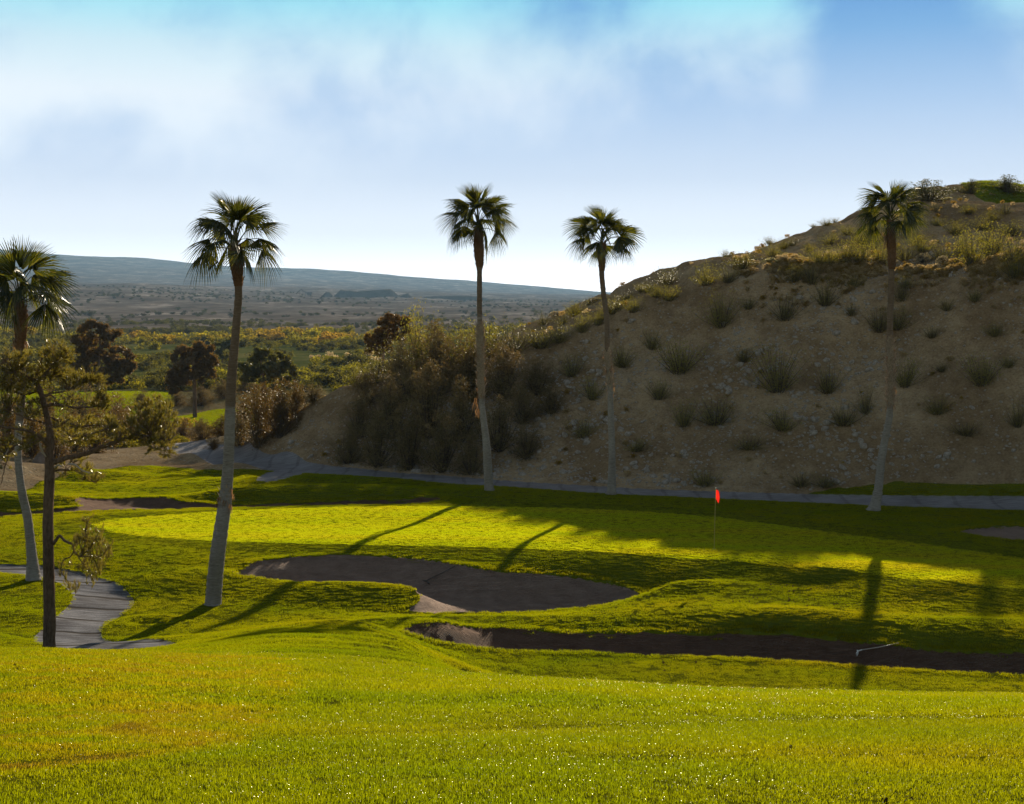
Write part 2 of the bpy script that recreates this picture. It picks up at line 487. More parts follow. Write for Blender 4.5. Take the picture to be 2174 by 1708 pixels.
def sdf(x, y, pg, margin=3.0, lim=9.0):
    """signed distance to a closed outline, negative inside"""
    out = np.full(len(x), lim)
    lo, hi = pg.min(0) - margin, pg.max(0) + margin
    m = np.where((x > lo[0]) & (x < hi[0]) & (y > lo[1]) & (y < hi[1]))[0]
    for i in range(0, len(m), 30000):
        k = m[i:i + 30000]
        px, py = x[k], y[k]
        best = np.full(len(k), 1e9)
        ins = np.zeros(len(k), bool)
        for a, b in zip(pg, np.roll(pg, -1, 0)):
            ex, ey = b - a
            L2 = ex * ex + ey * ey + 1e-12
            t = np.clip(((px - a[0]) * ex + (py - a[1]) * ey) / L2, 0, 1)
            best = np.minimum(best, (px - a[0] - t * ex) ** 2 + (py - a[1] - t * ey) ** 2)
            c = (a[1] > py) != (b[1] > py)
            if abs(ey) > 1e-12:
                ins ^= c & (px < ex * (py - a[1]) / ey + a[0])
        d = np.sqrt(best)
        out[k] = np.where(ins, -d, d)
    return out


PG = {}
PG['bunker_green'] = poly([(486, 0, 48.4), (528, 0, 50), (640, 0, 51.4), (784, 0, 51.5), (917, 0, 50.9), (1019, 0, 49.8), (1094, 0, 49.6), (1182, 0, 49.6), (1249, 0, 49.3), (1315, 0, 48.8), (1361, 0, 48),
                           (1355, 0, 47.3), (1293, 0, 46.8), (1204, 0, 46.4), (1116, 0, 46.2), (996, 0, 45.8), (895, 0, 45.5), (862, 0, 45.6), (884, 0, 46.1), (894, 0, 46.6), (880, 0, 47.2), (828, 0, 47.6), (762, 0, 48), (674, 0, 48.1), (563, 0, 47.9), (515, 0, 47.8)])
PG['bunker_near'] = poly([(846, 0, 40.1), (880, 0, 40.8), (1000, 0, 42.2), (1100, 0, 42.6), (1200, 0, 42.7), (1400, 0, 42.1), (1650, 0, 41.85), (1800, 0, 41.75), (1900, 0, 40.95), (1977, 0, 40.55), (2174, 0, 39.65), (2330, 0, 39.3),
                          (2330, 0, 38.2), (2174, 0, 38.5), (1977, 0, 38.9), (1800, 0, 39.3), (1500, 0, 39.9), (1300, 0, 40.1), (1087, 0, 40.2), (939, 0, 39.5), (870, 0, 39.7)])
PG['bunker_back'] = poly([(-160, 0, 62.3), (0, 0, 62.4), (100, 0, 62.4), (178, 0, 62.7), (150, 0, 64.3), (232, 0, 65.8), (315, 0, 66.4), (391, 0, 64.9), (450, 0, 64), (560, 0, 64), (700, 0, 64.2), (850, 0, 64.7), (940, 0, 65),
                          (930, 0, 64), (850, 0, 63.5), (700, 0, 63.2), (550, 0, 63), (377, 0, 62.4), (185, 0, 61.3), (0, 0, 60), (-160, 0, 59)])
PG['bunker_right'] = poly([(2024, 0, 55.6), (2071, 0, 56.5), (2174, 0, 57), (2290, 0, 57.2), (2330, 0, 54), (2174, 0, 53.2), (2090, 0, 54)])
PG['path_hill'] = ribbon([(3300, 0, 57), (2474, 0, 61), (2174, 0, 62.6), (1855, 0, 64.1), (1500, 0, 66.3), (1300, 0, 67.5), (1040, 0, 70.1), (850, 0, 72.3), (700, 0, 75), (640, 0, 77), (540, 0, 81.5), (470, 0, 86), (410, 0, 89.5), (390, 0, 92.5), (420, 0, 95.5), (480, 0, 98), (560, 0, 101)], 2.5)
PG['path_spur'] = poly([w3(660, 0, 75.5)[:2], w3(575, 0, 78)[:2], w3(530, 0, 71.2)[:2], w3(585, 0, 69.8)[:2]], 3)
PG['path_near'] = poly([(-300, 0, 51), (0, 0, 49.8), (100, 0, 49.5), (160, 0, 49), (210, 0, 48.3), (250, 0, 47.4), (275, 0, 46.6), (286, 0, 45.7), (282, 0, 44.7), (262, 0, 43.8), (235, 0, 42.7), (210, 0, 41.3), (225, 0, 40), (322, 0, 38.4), (375, 0, 37.4),
                        (390, 0, 35.9), (258, 0, 35.6), (170, 0, 36.2), (90, 0, 37.6), (60, 0, 39.4), (93, 0, 41.6), (119, 0, 42.9), (143, 0, 44.2), (157, 0, 45.5), (147, 0, 46.5), (115, 0, 47.4), (0, 0, 48.5), (-300, 0, 49.4)], 4)
PG['green'] = poly([(195, 0, 57.6), (238, 0, 58.6), (396, 0, 59.9), (488, 0, 60.6), (718, 0, 61.6), (900, 0, 62), (1066, 0, 62), (1250, 0, 61.6), (1414, 0, 60.4), (1508, 0, 59.5), (1658, 0, 57.2), (1808, 0, 54.8), (1996, 0, 52.4), (2174, 0, 49.9), (2330, 0, 47.6),
                    (2300, 0, 44), (2174, 0, 44.6), (2015, 0, 45.8), (1846, 0, 47.4), (1733, 0, 47.9), (1620, 0, 48.9), (1489, 0, 49.7), (1357, 0, 50.7), (1116, 0, 52), (895, 0, 52.4), (629, 0, 52.8), (377, 0, 53.7), (218, 0, 55.6)])
PG['turf'] = poly([(-70, 70), (-30, 66), w3(0, 0, 66.5)[:2], w3(55, 0, 68.5)[:2], w3(116, 0, 73)[:2], w3(199, 0, 77.6)[:2], w3(298, 0, 79.6)[:2], w3(364, 0, 80.4)[:2], w3(464, 0, 78.4)[:2], w3(560, 0, 77.6)[:2], w3(640, 0, 75.6)[:2], w3(700, 0, 73.6)[:2], w3(850, 0, 71)[:2], w3(1040, 0, 68.8)[:2],
                   w3(1300, 0, 66.3)[:2], w3(1500, 0, 65.1)[:2], w3(1650, 0, 65)[:2], w3(1720, 0, 66.3)[:2], w3(1830, 0, 66.4)[:2], w3(1920, 0, 66)[:2], w3(2050, 0, 65)[:2], w3(2174, 0, 64.4)[:2], w3(2600, 0, 62)[:2], (70, 57), (70, -20), (-70, -20)], 3)
PG['fairway_a'] = poly([(-350, 0, 170), (-100, 0, 215), (150, 0, 205), (300, 0, 207), (362, 0, 205), (372, 0, 192), (350, 0, 178), (320, 0, 158), (230, 0, 150), (80, 0, 150), (-200, 0, 150)])
PG['fairway_b'] = poly([(345, 0, 178), (400, 0, 180), (470, 0, 186), (560, 0, 186), (560, 0, 164), (470, 0, 160), (380, 0, 162), (350, 0, 170)])
PG['tee_top'] = poly([(2030, 0, 134), (2200, 0, 139), (2420, 0, 146), (2420, 0, 128), (2174, 0, 122), (2060, 0, 124)])
BUNK = {'bunker_green': (.28, 1.3), 'bunker_near': (.42, 1.1), 'bunker_back': (.22, 1.0), 'bunker_right': (.18, 1.2)}


def micro(x, y):
    """small unevenness of turf, gravel slopes and desert"""
    hill = np.clip((y - (66 + 0 * x)) / 6, 0, 1) * np.clip((x + 22) / 8, 0, 1) * np.clip((y - 64) / 4, 0, 1)
    t = np.where(y < 36, .035, .045) * fbm(x / 3.5, y / 2.6, 1, 3)
    hill = hill * sstep(sdf(x, y, PG['path_hill'], 4), .2, 2.5) * sstep(sdf(x, y, PG['path_spur'], 4), .2, 2.0)
    g = 0.50 * fbm(x / 3.2, y / 4.0, 21, 5, 0.55) - 0.42 * np.exp(-(vnoise(x / 2.6 + .5 * fbm(x / 5, y / 5, 61, 2), y / 22, 62) / .10) ** 2) * (.4 + vnoise(x / 9, y / 12, 63))
    on = sstep(-sdf(x, y, PG['green'], 4), -1.2, .6)
    pth = sstep(np.minimum(sdf(x, y, PG['path_hill'], 4), sdf(x, y, PG['path_spur'], 4)), -.2, 2.2)
    return (t * (1 - hill) * (1 - .85 * on) + g * hill) * (.12 + .88 * pth)


def base_z(x, y):
    x, y = np.atleast_1d(np.asarray(x, float)), np.atleast_1d(np.asarray(y, float))
    z = np.empty(len(x))
    m = y < 235
    if m.any(): z[m] = near_z(x[m], y[m]) + micro(x[m], y[m])
    w = sstep(y, 165, 235)
    u = x / np.maximum(y, 1) * F + CU
    f = m & (w > 0) | ~m
    if f.any():
        zf = far_z(x[f], y[f])
        zz = np.where(m[f], z[f], 0)
        z[f] = zz * (1 - w[f]) + zf * w[f]
    return z


def full_z(x, y):
    x, y = np.atleast_1d(np.asarray(x, float)), np.atleast_1d(np.asarray(y, float))
    z = base_z(x, y)
    for k, (dep, wid) in BUNK.items():
        s = sdf(x, y, PG[k])
        z = z - dep * sstep(-s, 0.0, wid) - 0.05 * sstep(-s, -0.02, 0.06) + 0.05 * np.exp(-(np.maximum(s, 0) / 0.35) ** 2) * (s > -0.001)
        ii = s < 0.1
        if ii.any(): z[ii] += 0.02 * fbm(x[ii] / .45, y[ii] / .3, 5, 2)
    for k in ('path_hill', 'path_spur', 'path_near'):
        s = sdf(x, y, PG[k])
        z = z - 0.05 * sstep(-s, -0.03, 0.05)
    # hollow with a bare rim beside the near path
    hx, hy = w3(318, 0, 42.6)[:2]
    r = np.hypot((x - hx) / 0.55, (y - hy) / 0.5)
    z = z - 0.34 * np.exp(-r ** 2) + 0.09 * np.exp(-((r - 1.5) / .5) ** 2)
    return z


def gz(x, y):
    return float(full_z([x], [y])[0])


def hit(u, v, d0=58, d1=200):
    """first terrain point on the sight line through a picture position"""
    D = np.arange(d0, d1, 0.12)
    x = (u - CU) / F * D
    zr = HC - (v - HV) / F * D
    g = base_z(x, D)
    k = np.where(g >= zr)[0]
    if len(k) == 0:
        k = [int(np.argmin(zr - g))]
    d = D[k[0]]
    return Vector(((u - CU) / F * d, d, float(g[k[0]])))


# ------------------------------------------------------------------ materials
def new_mat(name):
    m = bpy.data.materials.new(name)
    m.use_nodes = True
    return m, NT(m.node_tree)


def finish(w, shader, disp=None):
    o = w.n('ShaderNodeOutputMaterial')
    w.put(o.inputs[0], shader)
    return o


def pos(w):
    return w.n('ShaderNodeNewGeometry').outputs['Position']


def bump(w, h, strength, dist):
    return w.n('ShaderNodeBump', i_Strength=strength, i_Distance=dist, i_Height=h).outputs[0]


def mat_leaf(name, dif, tra, var=0.35, hue=None, gloss=0.06, rough=0.4, attr=None):
    """foliage: diffuse + light passing through + a little gloss, each leaf a bit different"""
    m, w = new_mat(name)
    g = w.n('ShaderNodeNewGeometry')
    rnd = g.outputs['Random Per Island']
    big = w.noise(g.outputs['Position'], 0.9, 2)
    k = w.math('ADD', 1 - var * 0.9, w.math('ADD', w.math('MULTIPLY', rnd, var), w.math('MULTIPLY', big, var * 0.8)))
    kc = w.n('ShaderNodeCombineXYZ', i_0=k, i_1=k, i_2=k).outputs[0]
    d, t = w.mix(1.0, dif, kc, 'MULTIPLY'), w.mix(1.0, tra, kc, 'MULTIPLY')
    if hue:
        f = w.smooth(rnd, 0.62, 0.95)
        d, t = w.mix(f, d, hue[0]), w.mix(f, t, hue[1])
    a = w.n('ShaderNodeBsdfDiffuse', i_0=d)
    b = w.n('ShaderNodeBsdfTranslucent', i_0=t)
    s = w.n('ShaderNodeAddShader', i_0=a.outputs[0], i_1=b.outputs[0])
    gl = w.n('ShaderNodeBsdfGlossy', i_Color=(1, 1, 1), i_Roughness=rough)
    mx = w.n('ShaderNodeMixShader', i_0=gloss, i_1=s.outputs[0], i_2=gl.outputs[0])
    finish(w, mx.outputs[0])
    return m


def mat_grass(name='grass_blades', gain=1.0, dark=1.0):
    """turf blades, sun-lit from behind; tint 0 = green, 1 = tired brown-yellow"""
    m, w = new_mat(name)
    g = w.n('ShaderNodeNewGeometry')
    tint = w.n('ShaderNodeAttribute', attribute_type='INSTANCER', attribute_name='tint').outputs['Fac']
    p = g.outputs['Position']
    patch = w.noise(w.mapping(p, scale=(0.5, 1.0, 1)), 0.9, 3)
    f = w.math('ADD', tint, w.math('MULTIPLY', w.math('SUBTRACT', patch, 0.5), 0.45), clamp=True)
    rnd = g.outputs['Random Per Island']
    k = w.math('ADD', 0.62, w.math('MULTIPLY', rnd, 0.72))
    kc = w.n('ShaderNodeCombineXYZ', i_0=k, i_1=k, i_2=k).outputs[0]
    t = w.ramp(f, [(0, (.124, .152, .001)), (.35, (.186, .182, .001)), (.7, (.215, .165, .002)), (1, (.15, .10, .005))])
    d = w.ramp(f, [(0, (.035, .052, .002)), (.35, (.050, .056, .002)), (.7, (.070, .054, .004)), (1, (.075, .043, .008))])
    t, d = w.mix(1.0, t, kc, 'MULTIPLY'), w.mix(1.0, d, kc, 'MULTIPLY')
    t, d = w.mix(1.0, t, (gain, gain * (1.0 if gain == 1 else 1.10), gain), 'MULTIPLY'), w.mix(1.0, d, (gain, gain, gain), 'MULTIPLY')
    s = w.n('ShaderNodeAddShader', i_0=w.n('ShaderNodeBsdfDiffuse', i_0=d).outputs[0], i_1=w.n('ShaderNodeBsdfTranslucent', i_0=t).outputs[0])
    finish(w, s.outputs[0])
    return m


def mat_wet():
    """bent wet blade tips that catch the sun"""
    m, w = new_mat("wet_blades")
    gl = w.n('ShaderNodeBsdfGlossy', i_Color=(1, .97, .80), i_Roughness=0.3)
    s = w.n('ShaderNodeAddShader', i_0=w.n('ShaderNodeBsdfDiffuse', i_0=(.03, .04, .002)).outputs[0], i_1=w.n('ShaderNodeBsdfTranslucent', i_0=(.12, .14, .002)).outputs[0])
    mx = w.n('ShaderNodeMixShader', i_0=.22, i_1=s.outputs[0], i_2=gl.outputs[0])
    finish(w, mx.outputs[0])
    return m


def mat_turf(name, dark=1.0):
    """soil and thatch below the blades"""
    m, w = new_mat(name)
    p = pos(w)
    a = w.noise(p, 14, 4)
    b = w.noise(w.mapping(p, scale=(.35, 1, 1)), .8, 3)
    c = w.ramp(w.math('ADD', w.math('MULTIPLY', a, .6), w.math('MULTIPLY', b, .4)), [(.3, (.018 * dark, .020 * dark, .002)), (.5, (.042 * dark, .044 * dark, .003)), (.7, (.082 * dark, .076 * dark, .004))])
    n = bump(w, w.noise(p, 30, 3), .9, .03)
    s = w.n('ShaderNodeAddShader', i_0=w.n('ShaderNodeBsdfDiffuse', i_0=c, i_Normal=n).outputs[0],
            i_1=w.n('ShaderNodeBsdfTranslucent', i_0=(.01, .015, .001)).outputs[0])
    finish(w, s.outputs[0])
    return m


def mat_sand(name, c0, c1, rake=True):
    m, w = new_mat(name)
    p = pos(w)
    a = w.noise(p, 2.2, 5, .6)
    b = w.noise(p, 60, 2)
    c = w.ramp(w.math('ADD', w.math('MULTIPLY', a, .7), w.math('MULTIPLY', b, .3)), [(.32, c0), (.68, c1)])
    lines = w.n('ShaderNodeTexWave', wave_type='BANDS', bands_direction='Y', i_Scale=6.0, i_Distortion=7.0, i_Detail=2.0)
    w.put(lines.inputs['Vector'], w.mapping(p, scale=(.35, 1, 1), rot=(0, 0, .25)))
    foot = w.n('ShaderNodeTexVoronoi', feature='SMOOTH_F1', i_Scale=3.2)
    w.put(foot.inputs['Vector'], p)
    h = w.math('ADD', w.math('MULTIPLY', lines.outputs['Fac'], .35 if rake else 0), w.math('ADD', w.math('MULTIPLY', w.noise(p, 9, 4), .8), w.math('MULTIPLY', foot.outputs['Distance'], .35)))
    n = bump(w, h, 1.0, .12)
    finish(w, w.n('ShaderNodeBsdfPrincipled', i_Base_Color=c, i_Roughness=.95, i_Specular_IOR_Level=.1, i_Normal=n).outputs[0])
    return m


def mat_concrete(name, cols, axis=1, joint=.92):
    m, w = new_mat(name)
    p = pos(w)
    st = w.noise(w.mapping(p, scale=(.9, 9, 1)), 1.3, 5, .6)
    sp = w.noise(p, 26, 3)
    big = w.noise(p, .8, 3)
    c = w.ramp(w.math('ADD', w.math('MULTIPLY', st, .5), w.math('ADD', w.math('MULTIPLY', sp, .2), w.math('MULTIPLY', big, .3))),
               [(.38, cols[0]), (.5, cols[1]), (.62, cols[2])])
    ps = w.n('ShaderNodeSeparateXYZ', i_0=p)
    jy = w.math('ADD', ps.outputs[axis], w.math('MULTIPLY', w.math('SUBTRACT', w.noise(p, .5, 2), .5), .7))
    j = w.math('ABSOLUTE', w.math('SUBTRACT', w.math('FRACT', w.math('MULTIPLY', jy, .62)), .5))
    jm = w.smooth(j, .075, .035)
    c = w.mix(w.math('MULTIPLY', jm, joint), c, (.018, .012, .008))
    n = bump(w, w.math('SUBTRACT', w.math('MULTIPLY', st, .5), jm), .5, .03)
    finish(w, w.n('ShaderNodeBsdfPrincipled', i_Base_Color=c, i_Roughness=.9, i_Specular_IOR_Level=.04, i_Normal=n).outputs[0])
    return m


def mat_desert():
    m, w = new_mat("desert_soil")
    p = pos(w)
    ps = w.n('ShaderNodeSeparateXYZ', i_0=p)
    y = ps.outputs[1]
    g1 = w.noise(p, 1.6, 6, .65)
    g2 = w.noise(p, 9, 4, .6)
    near = w.ramp(w.math('ADD', w.math('MULTIPLY', g1, .5), w.math('MULTIPLY', g2, .5)), [(.3, (.19, .128, .078)), (.48, (.33, .238, .142)), (.62, (.42, .32, .20)), (.74, (.50, .42, .30))])
    pt = w.noise(w.mapping(p, scale=(1, .6, 1)), .22, 5, .6)
    near = w.mix(w.smooth(pt, .40, .62), w.mix(1.0, near, (.66, .62, .58), 'MULTIPLY'), near)
    st = w.n('ShaderNodeTexVoronoi', feature='F1', i_Scale=3.4)
    w.put(st.inputs['Vector'], p)
    stc = w.smooth(st.outputs['Distance'], .34, .16)
    rc = w.n('ShaderNodeSeparateColor', i_0=st.outputs['Color']).outputs[0]
    near = w.mix(w.math('MULTIPLY', stc, w.math('MULTIPLY', w.smooth(rc, .55, .8), .55)), near, (.44, .40, .35))
    # far plain: pale washes, scrub-dark flats
    f1 = w.noise(w.mapping(p, scale=(1, .5, 1)), .013, 8, .66)
    f2 = w.noise(w.mapping(p, scale=(1, .6, 1)), .09, 4, .6)
    far = w.ramp(w.math('ADD', w.math('MULTIPLY', f1, .72), w.math('MULTIPLY', f2, .28)), [(.36, (.105, .080, .058)), (.47, (.16, .122, .092)), (.55, (.23, .178, .138)), (.62, (.40, .32, .26))])
    val = w.ramp(w.noise(w.mapping(p, scale=(1, .35, 1)), .06, 6, .6), [(.35, (.07, .085, .022)), (.5, (.13, .13, .035)), (.62, (.20, .17, .06)), (.75, (.28, .20, .10))])
    c = w.mix(w.smooth(y, 520, 900), val, far)
    c = w.mix(w.smooth(y, 150, 240), near, c)
    h = w.math('ADD', w.math('MULTIPLY', g2, .5), w.math('ADD', g1, w.math('MULTIPLY', stc, .45)))
    n = bump(w, h, .9, .16)
    s = w.n('ShaderNodeBsdfDiffuse', i_0=c, i_Roughness=.6, i_Normal=n)
    finish(w, s.outputs[0])
    return m


M_GRASS = mat_grass()
M_FINE = mat_grass('green_blades', 1.9)
M_ROUGH = mat_grass('rough_blades', 1.0)
M_WET = mat_wet()
M_TURF = mat_turf("turf_soil")
M_GREEN = mat_turf("green_soil", 1.4)
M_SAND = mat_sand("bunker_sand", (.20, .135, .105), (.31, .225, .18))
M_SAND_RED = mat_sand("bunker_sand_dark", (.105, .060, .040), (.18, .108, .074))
M_PATH = mat_concrete('path_concrete', ((.035, .030, .032), (.095, .092, .102), (.20, .197, .215)))
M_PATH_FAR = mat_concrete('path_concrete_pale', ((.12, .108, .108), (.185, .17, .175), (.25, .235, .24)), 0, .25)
M_DESERT = mat_desert()
M_FAIR = mat_leaf("fairway_grass", (.07, .095, .006), (.01, .012, .001), .5, gloss=0.0)


# ------------------------------------------------------------------ the ground, cut along the outlines into its kinds
def build_ground():
    rows = [-9, -6, -3, -1, 1, 3]
    d = 4.0
    while d < 9500:
        rows.append(d)
        d += .25 if d < 36 else .13 if d < 67.5 else .3 if d < 110 else d * .0125
    rows = np.array(rows)
    a = np.linspace(-.40, .40, 380)
    b = .40 + np.cumsum(np.linspace(.004, .05, 34))
    t = np.r_[-b[::-1], a, b]
    O = 9.5
    T, Y = np.meshgrid(t, rows)
    scale = (Y + O) * np.where(Y < 120, .92, .92)
    X = T * scale
    nr, nc = X.shape
    x, y = X.ravel(), Y.ravel()
    z = full_z(x, y)
    keys = ['bunker_green', 'bunker_near', 'bunker_back', 'bunker_right', 'path_hill', 'path_spur', 'path_near', 'green', 'turf', 'fairway_a', 'fairway_b', 'tee_top']
    S = np.stack([sdf(x, y, PG[k], 6 if k == 'turf' else 3) for k in keys], 1)
    # ragged edges
    rag = .10 * fbm(x / .7, y / .5, 31, 3)
    for i, k in enumerate(keys):
        if k.startswith('bunker'): S[:, i] += .45 * rag * np.exp(-(S[:, i] / .5) ** 2)
        if k in ('turf', 'fairway_a', 'fairway_b'): S[:, i] += 3.0 * rag * np.exp(-(S[:, i] / 1.5) ** 2) * (y > 66)
    P = np.stack([x, y, z], 1)
    i = np.arange(nr * nc).reshape(nr, nc)
    q = np.stack([i[:-1, :-1], i[:-1, 1:], i[1:, 1:], i[1:, :-1]], -1).reshape(-1, 4)
    tri = np.vstack([q[:, [0, 1, 2]], q[:, [0, 2, 3]]])
    state = {'P': P, 'S': S}

    def split(tri, k):
        s = state['S'][:, k]
        ins = s[tri] < 0
        c = ins.sum(1)
        inside, outside = [tri[c == 3]], [tri[c == 0]]
        newP, newS, cache, base = [], [], {}, len(state['P'])

        def cut(a, b):
            key = (a, b) if a < b else (b, a)
            if key not in cache:
                t = s[a] / (s[a] - s[b])
                newP.append(state['P'][a] * (1 - t) + state['P'][b] * t)
                newS.append(state['S'][a] * (1 - t) + state['S'][b] * t)
                newS[-1][k] = 0
                cache[key] = base + len(newP) - 1
            return cache[key]
        fi, fo = [], []
        for f in tri[(c == 1) | (c == 2)].tolist():
            odd = None
            n_in = sum(s[v] < 0 for v in f)
            for j in range(3):
                if (s[f[j]] < 0) == (n_in == 1):
                    odd = j
            A, B, C = f[odd], f[(odd + 1) % 3], f[(odd + 2) % 3]
            p, r = cut(A, B), cut(A, C)
            one, two = [(A, p, r)], [(p, B, C), (p, C, r)]
            if n_in == 1:
                fi += one; fo += two
            else:
                fi += two; fo += one
        if fi: inside.append(np.array(fi))
        if fo: outside.append(np.array(fo))
        if newP:
            state['P'] = np.vstack([state['P'], newP])
            state['S'] = np.vstack([state['S'], newS])
        return np.vstack(inside), np.vstack(outside)

    def emit(name, tri, mat, label, cat):
        u, inv = np.unique(tri, return_inverse=True)
        if len(u) == 0: return None
        o = mesh_obj(name, state['P'][u], inv.reshape(-1, 3), mat)
        return tag(o, label, cat, kind='structure')

    rest = tri
    parts = {}
    for k, nm in enumerate(keys):
        parts[nm], rest = split(rest, k)
    emit('sand_bunker', parts['bunker_green'], M_SAND, 'large kidney-shaped sand bunker below the front edge of the putting green', 'bunker')
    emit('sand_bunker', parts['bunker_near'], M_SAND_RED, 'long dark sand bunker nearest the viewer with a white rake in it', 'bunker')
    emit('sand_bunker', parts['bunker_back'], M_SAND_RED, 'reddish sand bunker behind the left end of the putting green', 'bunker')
    emit('sand_bunker', parts['bunker_right'], M_SAND, 'shaded sand bunker at the right edge of the picture beside the green', 'bunker')
    emit('path', np.vstack([parts['path_hill'], parts['path_spur']]), M_PATH_FAR, 'grey cart path along the foot of the gravel hill', 'path')
    emit('path', parts['path_near'], M_PATH, 'curving concrete cart path with dark joints at lower left', 'path')
    emit('putting_green', parts['green'], M_GREEN, 'smooth bright yellow-green putting green in the middle', 'putting green')
    emit('turf', parts['turf'], M_TURF, 'mown grass ground of the golf hole around the green', 'turf')
    emit('fairway', np.vstack([parts['fairway_a'], parts['fairway_b']]), M_FAIR, 'bright green fairway in the valley beyond the pines', 'fairway')
    emit('fairway', parts['tee_top'], M_FAIR, 'mown grass terrace on top of the hill at upper right', 'fairway')
    emit('ground', rest, M_DESERT, 'desert ground, gravel hill, valley and far blue mountain slope', 'ground')


build_ground()


# ------------------------------------------------------------------ scattering (grass, dew-wet tufts, scrub, stones): one object each, kind = stuff
def scatter(name, pts, rot, scl, tint, idx, protos, label, cat):
    """points carrying instances of small meshes"""
    c = bpy.data.collections.new(name + "_pieces")
    for k, (v, f, m) in enumerate(protos):
        me = bpy.data.meshes.new(name + "_piece")
        me.from_pydata([tuple(q) for q in v], [], [tuple(q) for q in f])
        if isinstance(m, tuple):
            for q in m[0]: me.materials.append(q)
            me.polygons.foreach_set('material_index', m[1])
        else:
            me.materials.append(m)
        me.polygons.foreach_set('use_smooth', np.ones(len(me.polygons), dtype=bool))
        ob = bpy.data.objects.new("%s_piece_%02d" % (name, k), me)
        c.objects.link(ob)
    me = bpy.data.meshes.new(name)
    n = len(pts)
    me.vertices.add(n)
    me.vertices.foreach_set('co', np.asarray(pts, np.float32).ravel())
    for nm, ty, arr in (('rot', 'FLOAT_VECTOR', rot), ('scl', 'FLOAT_VECTOR', scl), ('tint', 'FLOAT', tint), ('idx', 'INT', idx)):
        at = me.attributes.new(nm, ty, 'POINT')
        arr = np.asarray(arr)
        at.data.foreach_set('vector' if ty == 'FLOAT_VECTOR' else 'value', (arr.astype(np.int32) if ty == 'INT' else arr.astype(np.float32)).ravel())
    o = bpy.data.objects.new(name, me)
    COL.objects.link(o)
    ng = bpy.data.node_groups.new(name, 'GeometryNodeTree')
    ng.interface.new_socket('Geometry', in_out='INPUT', socket_type='NodeSocketGeometry')
    ng.interface.new_socket('Geometry', in_out='OUTPUT', socket_type='NodeSocketGeometry')
    N, L = ng.nodes, ng.links
    gi, go = N.new('NodeGroupInput'), N.new('NodeGroupOutput')
    ip = N.new('GeometryNodeInstanceOnPoints')
    ci = N.new('GeometryNodeCollectionInfo')
    ci.inputs[0].default_value = c
    ci.inputs['Separate Children'].default_value = True
    ci.inputs['Reset Children'].default_value = True

    def attr(nm, ty):
        a = N.new('GeometryNodeInputNamedAttribute')
        a.data_type = ty
        a.inputs[0].default_value = nm
        return a.outputs[0]
    L.new(gi.outputs[0], ip.inputs['Points'])
    L.new(ci.outputs[0], ip.inputs['Instance'])
    ip.inputs['Pick Instance'].default_value = True
    L.new(attr('idx', 'INT'), ip.inputs['Instance Index'])
    L.new(attr('rot', 'FLOAT_VECTOR'), ip.inputs['Rotation'])
    L.new(attr('scl', 'FLOAT_VECTOR'), ip.inputs['Scale'])
    L.new(ip.outputs[0], go.inputs[0])
    md = o.modifiers.new('scatter', 'NODES')
    md.node_group = ng
    return tag(o, label, cat, kind='stuff')


def tuft(radius, n, h, wd, seed, wet=0.0, gm=None):
    r = np.random.default_rng(seed)
    V, Fc, M = [], [], []
    for _ in range(n):
        q = radius * math.sqrt(r.random())
        a = r.random() * 6.283
        bx, by = q * math.cos(a), q * math.sin(a)
        hh = h * r.uniform(.45, 1.2)
        lean = r.normal(0, .45, 2) * hh
        t = r.random() * 6.283
        wx, wy = wd / 2 * math.cos(t), wd / 2 * math.sin(t)
        i = len(V)
        mx, my = bx + lean[0] * .35, by + lean[1] * .35
        V += [(bx - wx, by - wy, -.01), (bx + wx, by + wy, -.01), (mx + wx * .8, my + wy * .8, hh * .62), (mx - wx * .8, my - wy * .8, hh * .62), (bx + lean[0], by + lean[1], hh)]
        Fc += [(i, i + 1, i + 2, i + 3), (i + 3, i + 2, i + 4)]
        M += [0, 0]
        if r.random() < wet:
            i = len(V)
            L, w2 = wd * r.uniform(.6, 1.2), wd * .26
            c, e = math.cos(t), math.sin(t)
            z0 = hh * 1.02
            tl = r.normal(0, .42, 2)
            for (p, o) in ((-1, -1), (1, -1), (1, 1), (-1, 1)):
                dx, dy = c * L * .5 * p - e * w2 * o, e * L * .5 * p + c * w2 * o
                V.append((bx + dx, by + dy, z0 + dx * tl[0] + dy * tl[1]))
            Fc.append((i, i + 1, i + 2, i + 3)); M.append(1)
    return V, Fc, ((gm or M_GRASS, M_WET), M)


